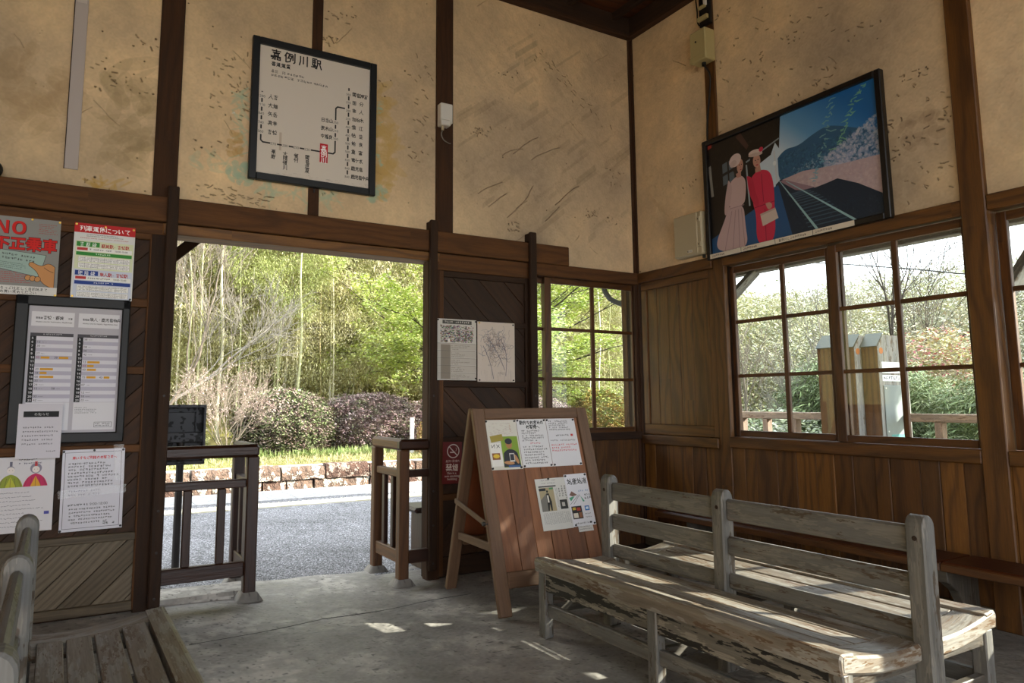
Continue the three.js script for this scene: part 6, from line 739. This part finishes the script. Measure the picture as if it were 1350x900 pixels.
{ // maple in new leaf
  const t = thing('maple_tree', 'maple in bright yellow-green new leaf right of the doorway view', 'tree', [4.5, hillY(4.5, -10.9), -10.9]);
  mesh('trunk', tube([[0, -0.2, 0], [0.05, 0.9, 0.05], [-0.02, 1.8, 0]], 0.1, 8, 12), barkGrey, t); const sprays = [];
  for (let k = 0; k < 17; k++) { const an = k * 2.4, e = 0.15 + (k % 5) * 0.16, q = branches(600 + k, [0, 1.2 + (k % 4) * 0.25, 0], [Math.cos(an), e, Math.sin(an) * 0.75], 1.5 + (k % 3) * 0.35, 0.035, 3, { kids: 3, spread: 0.62, shrink: 0.72, up: -0.05, minR: 0.004 }); mesh('bough', q.geo, barkDark, t); sprays.push(...q.tips); }
  instances('foliage', leafClump(700, 9, 0.26, 0.075, 0.03, 0.1), leafMat(1, 1, 1, 0.45), 7000, (q) => { const tp = sprays[Math.floor(q() * sprays.length)], b = q(); return [tp[0] - tp[3] * b * 0.7 + (q() - 0.5) * 0.5, tp[1] - tp[4] * b * 0.6 + (q() - 0.5) * 0.16, tp[2] - tp[5] * b * 0.7 + (q() - 0.5) * 0.5, 1, 0.35]; }, t, [[0.40, 0.50, 0.08], [0.48, 0.56, 0.12], [0.34, 0.46, 0.07], [0.52, 0.56, 0.18]], 701);
}

// ---------------------------------------------------------------- eaves, posts and things just outside
{
  const ef = struct('trim_1', 'boarded eaves over the platform side');
  const roof = (p, a, b, w0, w1, m) => { const g = slab([[a[0], a[1]], [b[0], b[1]], [b[0], b[1] + 0.08], [a[0], a[1] + 0.08]], w1 - w0, 0); worldUV(g, (x, y, z) => z, (x) => x); return mesh('roof_boarding', g, m, p); };
  { const g = roof(ef, [0.1, 3.0], [1.55, 2.56], 0, 9.5, M.outWood); g.rotation.y = Math.PI / 2; g.position.set(-8, 0, 0); }   // local x runs to -z
  bx('eave_beam', -8, 1.4, 2.46, 2.58, -1.2, -1.08, M.outWood, ef, 0.005); for (const x of [-6.6, -3.78, 1.0]) bx('veranda_post', x - 0.055, x + 0.055, -0.1, 2.46, -1.2, -1.09, M.dark, ef, 0.006);
  bar('knee_brace', [-3.68, 2.12, -1.14], [-3.33, 2.46, -1.14], 0.08, 0.05, M.dark, ef, 0.004, [1, -1, 0]); for (let k = 0; k < 12; k++) bar('rafter', [-7 + k * 0.75, 2.92, -0.1], [-7 + k * 0.75, 2.5, -1.5], 0.07, 0.05, M.outWood, ef);
  const er = struct('trim_2', 'boarded eaves outside the right windows');
  { const g = slab([[0.1, 2.8], [1.05, 2.36], [1.05, 2.42], [0.1, 2.86]], 9.6, 0); worldUV(g, (x, y, z) => z, (x) => x); mesh('roof_boarding', g, M.outGrey, er, [0, 0, -1.2]); }
  bx('eave_beam', 0.86, 0.95, 2.245, 2.345, -1.2, 8.2, M.outGrey, er, 0.005); for (const z of [0.5, 2.7, 4.5, 6.3]) { bar('bracket_arm', [0.1, 1.62, z], [0.9, 2.26, z], 0.07, 0.06, M.outGrey, er, 0.004); bar('tie', [0.1, 2.3, z], [0.9, 2.3, z], 0.07, 0.06, M.outGrey, er, 0.004); }
  const eb = struct('trim_3', 'roof of the station'); { const g = slab([[-8, 4.66], [-3.6, 6.3], [0.8, 4.66], [0.8, 4.74], [-3.6, 6.4], [-8, 4.74]], 9.4, 0); worldUV(g, (x, y, z) => z, (x) => x); mesh('tiles', g, M.dark, eb, [0, 0, -0.9]); }
  for (const z of [-0.05, 8.05]) mesh('gable', slab([[-7.3, 4.6], [0.1, 4.6], [-3.6, 6.15]], 0.05, 0), M.dark, eb, [0, 0, z]);
  // downpipe bracket seen through the small window
  const dp = thing('downpipe', 'dark gutter downpipe outside the small window', 'downpipe', [0.12, 2.0, -0.36]); mesh('pipe', tube([[-0.19, 0.35, 0], [-0.19, 0.16, 0], [-0.14, 0.06, 0.03], [0.02, 0.0, 0.05], [0.05, -0.1, 0.05], [0.05, -1.9, 0.05]], 0.024, 10, 40), std({ color: 0x6f706c, roughness: 0.6 }), dp);
}
{ // metal box sign on a pole, seen from behind
  const t = thing('metal_sign_box', 'dark rusty metal box on a pole behind the left ticket gate', 'sign box', [-3.46, OUT, -0.95]);
  const rust = dataTex(256, 256, (u, v, c) => { const n = vn(u * 24, v * 24, 24, 24) * 0.6 + vn(u * 70, v * 70, 70, 70) * 0.4, k = sm(0.6, 0.66, n); for (let i = 0; i < 3; i++) c[i] = [0.3, 0.3, 0.31][i] * (1 - k) + [0.07, 0.06, 0.06][i] * k; }); const rm = std({ map: rust, roughness: 0.6, metalness: 0.2 });
  const f = (n, a, b, c2, d, e, h) => { const m = bx(n, a, b, c2, d, e, h, rm, t, 0.003); return m; };
  f('back_panel', -0.16, 0.155, 0.78, 1.19, -0.05, -0.035); f('flange', -0.16, 0.155, 1.175, 1.195, -0.05, 0.06); f('flange', -0.16, 0.155, 0.775, 0.8, -0.05, 0.06); f('flange', 0.14, 0.155, 0.78, 1.19, -0.05, 0.06); f('flange', -0.16, -0.145, 0.78, 1.19, -0.05, 0.06); f('stiffener', -0.15, 0.145, 0.93, 1.0, -0.035, 0.03); f('rib', -0.11, -0.1, 1.0, 1.15, -0.035, -0.02); f('rib', 0.09, 0.1, 1.0, 1.15, -0.035, -0.02); f('rib', -0.11, 0.1, 1.14, 1.15, -0.035, -0.02);
  mesh('pole', new THREE.CylinderGeometry(0.026, 0.026, 0.98, 12), M.iron, t, [0.0, 0.49, 0.0]);
}
{ const t = thing('platform_bench', 'plank bench end just outside the right jamb of the doorway', 'bench', [-1.55, OUT, -0.36]); bx('seat', -0.42, 0.6, 0.41, 0.45, -0.16, 0.16, M.gate, t, 0.018); for (const x of [-0.3, 0.5]) bx('leg', x - 0.03, x + 0.03, 0, 0.41, -0.12, 0.12, M.gate, t, 0.005); }

// ---------------------------------------------------------------- outdoors: right side, seen through the windows
{
  const t = thing('wooden_railing', 'tan wooden railing beyond the right windows', 'railing', [3.1, -0.15, 0]);
  for (let k = 0; k < 4; k++) bx('top_rail', -0.05, 0.05, 1.09, 1.17, -1.72 + k * 1.8 + 0.003, 0.08 + k * 1.8 - 0.003, M.rail, t, 0.008);
  for (let k = 0; k < 18; k++) bx('baluster', -0.045, 0.045, 0, 1.09, -1.68 + k * 0.4, -1.68 + k * 0.4 + (k % 4 ? 0.07 : 0.11), M.railPost, t, 0.006);
  // three upright timber-clad cabinets standing in a staggered row
  const profile = (w, h) => [[0, 0], [w, 0], [w, h - 0.0], [0.12, h], [0, h - 0.13]];
  const cab = (x, z, w, dp, label, front) => {
    const o = thing('timber_cabinet', label, 'cabinet', [x, -0.15, z], 0.0, undefined), h = 1.95;
    const sideG = slab([[0, 0], [w, 0], [w, h], [0.1, h], [0, h - 0.12]], dp, 0.004); worldUV(sideG, (a, b) => b, (a, b, c) => a + c); mesh('body', sideG, M.outWood, o, [0, 0, -dp]);
    const roofG = slab([[-0.01, h - 0.12], [0.095, h + 0.005], [0.1, h + 0.02], [-0.02, h - 0.115]], dp + 0.01, 0); mesh('metal_capping', roofG, std({ color: 0x4b5150, roughness: 0.5, metalness: 0.4 }), o, [0, 0, -dp - 0.002]);
    const faceG = slab([[0.004, 0.004], [w - 0.004, 0.004], [w - 0.004, h - 0.004], [0.1, h - 0.004], [0.004, h - 0.124]], 0.008, 0.002); worldUV(faceG, (a, b) => b, (a) => a); const fc = mesh('face_board', faceG, M.outGrey, o, [0, 0, 0]);
    mesh('finger_hole', new THREE.CylinderGeometry(0.032, 0.032, 0.004, 16), std({ color: 0xa8622e, roughness: 0.6 }), fc, [0.055, h - 0.16, 0.008], [Math.PI / 2, 0, 0]);
    if (front) { bx('white_label', 0.05, 0.37, h - 0.38, h - 0.27, 0.008, 0.012, std({ color: 0xe4e6ea, roughness: 0.6 }), o, 0.001); mesh('lettered_label', sheetGeo(0.32, 0.06), print(0.32, 0.06, 256, (g, W, H, R) => { g.fillStyle = '#dfe2e6'; g.fillRect(0, 0, W, H); rows(g, R, W * 0.06, H * 0.2, W * 0.86, 1, H * 0.62, 9, '#33343c', 0); }), o, [0.21, h - 0.43, 0.0095]); bx('metal_door', 0.05, 0.37, 0.3, h - 0.5, 0.008, 0.02, std({ color: 0x7e8584, roughness: 0.5, metalness: 0.3 }), o, 0.004); bx('teal_label', 0.12, 0.34, h - 1.06, h - 0.98, 0.02, 0.022, std({ color: 0x4f8f8a, roughness: 0.6 }), o, 0.0006); for (const y of [h - 0.53, h - 0.95]) mesh('screw', new THREE.CylinderGeometry(0.008, 0.008, 0.006, 8), M.plasticWhite, o, [0.075, y, 0.022], [Math.PI / 2, 0, 0]); }
  };
  cab(2.7, 0.42, 0.5, 0.165, 'timber cabinet with grey metal door and white labels outside the window', true); cab(2.6, 0.242, 0.48, 0.12, 'middle timber cabinet half hidden behind the labelled one', false); cab(2.49, 0.11, 0.48, 0.2, 'brown timber cabinet farthest left of the three outside the window', false);
  // overhead wire
  const wr = thing('overhead_wire', 'thin overhead wire crossing the sky in the window', 'wire'); mesh('wire', tube([[10.5, 4.6, -7.5], [9, 3.95, -4.6], [8, 3.35, -2.2], [7.6, 2.95, -0.6], [7, 2.6, 2.4]], 0.012, 5, 40), M.cable, wr);
}
{ // trees beyond the railing
  const bare = (x, z, seed, h, r, label, mat) => { const t = thing('bare_sapling', label, 'tree', [x, bankY(x, z), z]); const a = branches(seed, [0, -0.1, 0], [0.05, 1, 0.05], h, r, 5, { kids: 3, spread: 0.75, shrink: 0.74, up: 0.2, wob: 0.3, minR: 0.004 }); mesh('boughs', a.geo, mat, t); };
  bare(7.0, -4.9, 801, 1.2, 0.05, 'bare tree with crossing branches in the left window sash', barkGrey); bare(9.4, -2.9, 811, 1.35, 0.045, 'thin bare tree behind the tallest cabinet', barkGrey); bare(13.2, -5.4, 821, 2.1, 0.07, 'dark bare tree against the white sky', barkDark); bare(12, -1.6, 831, 1.6, 0.05, 'slim bare tree under the overhead wire', barkGrey); bare(11.2, -6.6, 841, 1.7, 0.06, 'bare tree at the far left of the wide window', barkPale); bare(6.3, -6.3, 861, 1.0, 0.04, 'pale twiggy tree at the left frame of the wide window', barkPale); bare(6.6, -3.6, 871, 0.9, 0.035, 'pale twiggy tree between the left sash and the cabinets', barkPale);
  const cloud = (name, label, x, z, h, rx, ry, rz, pal, seed, n, clump) => { const t = thing(name, label, 'tree', [x, bankY(x, z), z]); mesh('trunk', new THREE.CylinderGeometry(0.04, 0.07, h, 7), barkDark, t, [0, h / 2 - 0.1, 0]); instances('foliage', clump, leafMat(1, 1, 1, 0.25), n, (q) => { const a = q() * 6.283, v = q() * 2 - 1, r = Math.sqrt(1 - v * v), k = Math.pow(q(), 0.35); return [Math.cos(a) * r * rx * k, h + v * ry * k, Math.sin(a) * r * rz * k, 1]; }, t, pal, seed); };
  const needle = leafClump(900, 22, 0.22, 0.16, 0.008, 0.15), broad = leafClump(910, 12, 0.24, 0.07, 0.022, 0.1), green = [[0.12, 0.18, 0.06], [0.17, 0.23, 0.08], [0.25, 0.3, 0.13], [0.1, 0.14, 0.05]], grey = [[0.33, 0.35, 0.24], [0.4, 0.4, 0.3], [0.26, 0.28, 0.18], [0.45, 0.44, 0.36]];
  cloud('conifer', 'feathery dark green conifer right of the cabinets', 6.4, -1.45, 1.15, 0.95, 1.15, 0.8, green, 901, 1500, needle); cloud('conifer', 'green conifer spreading behind the cabinets', 7.0, -2.9, 1.7, 1.1, 0.95, 0.9, green, 902, 1500, needle); cloud('conifer', 'dark green conifer behind the railing at the window edge', 6.2, -0.2, 1.1, 0.8, 1.2, 0.8, green, 903, 1200, needle);
  cloud('autumn_maple', 'small maple with red and orange leaves above the conifer', 8.8, -2.3, 2.4, 1.1, 0.75, 0.9, [[0.42, 0.3, 0.14], [0.42, 0.38, 0.16], [0.36, 0.36, 0.2], [0.34, 0.34, 0.14], [0.4, 0.38, 0.26], [0.45, 0.14, 0.16]], 911, 700, broad);
  cloud('leafy_bush', 'pale shrub with silvery leaves behind the railing at left', 5.6, -3.0, 0.75, 0.9, 0.8, 0.8, [[0.3, 0.34, 0.2], [0.5, 0.52, 0.44], [0.2, 0.26, 0.12]], 921, 900, broad); cloud('leafy_bush', 'dark bush low in the left window sash', 5.8, -4.6, 0.6, 1.0, 0.9, 0.9, [[0.14, 0.18, 0.08], [0.24, 0.28, 0.14], [0.4, 0.4, 0.28]], 922, 900, broad);
  // evergreens added out of view to block sun from the middle window and platform
  for (const [sz, sl] of [[6.05, 'dense evergreen added beyond the railing to block the sun, farthest right outside the frame'], [4.5, 'dense unseen evergreen added beyond the railing, third of the sun-blocking row'], [3.0, 'dense unseen evergreen added beyond the railing, second of the sun-blocking row'], [1.5, 'dense evergreen added beyond the railing to block the sun, just outside the right edge']]) { const t = thing('added_shade_tree', sl, 'tree', [6.2, bankY(6.2, sz), sz]); mesh('trunk', new THREE.CylinderGeometry(0.1, 0.16, 5.2, 9), barkDark, t, [0, 2.4, 0]); const core = new THREE.IcosahedronGeometry(1, 3); core.scale(0.85, 1.6, 0.72); core.translate(0, 5.75, 0); mesh('inner_foliage', core, std({ color: lin(0.16, 0.21, 0.08), roughness: 1 }), t); instances('foliage', broad, leafMat(1, 1, 1, 0.2), 1800, (q) => { const a = q() * 6.283, v = q() * 2 - 1, r = Math.sqrt(1 - v * v), k = 0.85 + q() * 0.25; return [Math.cos(a) * r * 0.98 * k, 5.75 + v * 1.8 * k, Math.sin(a) * r * 0.8 * k, 1]; }, t, green, 935); }
  // woodland on the far rise
  const wl = thing('woodland', 'hazy grey-green woodland on the rise beyond the railing', 'woodland'); wl.userData.kind = 'stuff';
  instances('leaf_mass', leafClump(930, 60, 0.95, 0.11, 0.022, 0.1), leafMat(1, 1, 1, 0.2), 7000, (q) => { const x = 11 + Math.pow(q(), 0.8) * 20, z = -x * 0.95 + 2 + q() * (12 + (x - 11) * 1.1), h = 0.3 + Math.pow(q(), 1.3) * (2.0 + 1.1 * vn(x * 0.35, z * 0.35 + 60, 256, 256)); return [x, bankY(x, z) + h, z, 1.1]; }, wl, [...grey, [0.42, 0.42, 0.2], [0.36, 0.3, 0.2]], 931);
  instances('leaf_mass', leafClump(950, 60, 1.2, 0.15, 0.022, 0.2), leafMat(1, 1, 1, 0.2), 6000, (q) => { const d = 10 + q() * 26, x = 12 + q() * 34, z = -d; return [x, hillY(x, z) + 0.4 + Math.pow(q(), 1.2) * 3.4, z, 1.3]; }, wl, [[0.42, 0.42, 0.2], [0.36, 0.36, 0.18], [0.48, 0.44, 0.26], [0.3, 0.32, 0.16]], 951);
  instances('leaf_mass', leafClump(940, 36, 0.5, 0.08, 0.014, 0.1), leafMat(1, 1, 1, 0.2), 3500, (q) => { const x = 6 + q() * 6, z = -x * 0.95 + 1 + q() * 8; return [x, bankY(x, z) + q() * 1.1, z, 1]; }, wl, [...grey, ...green], 941);
}
renderer.render(scene, camera);
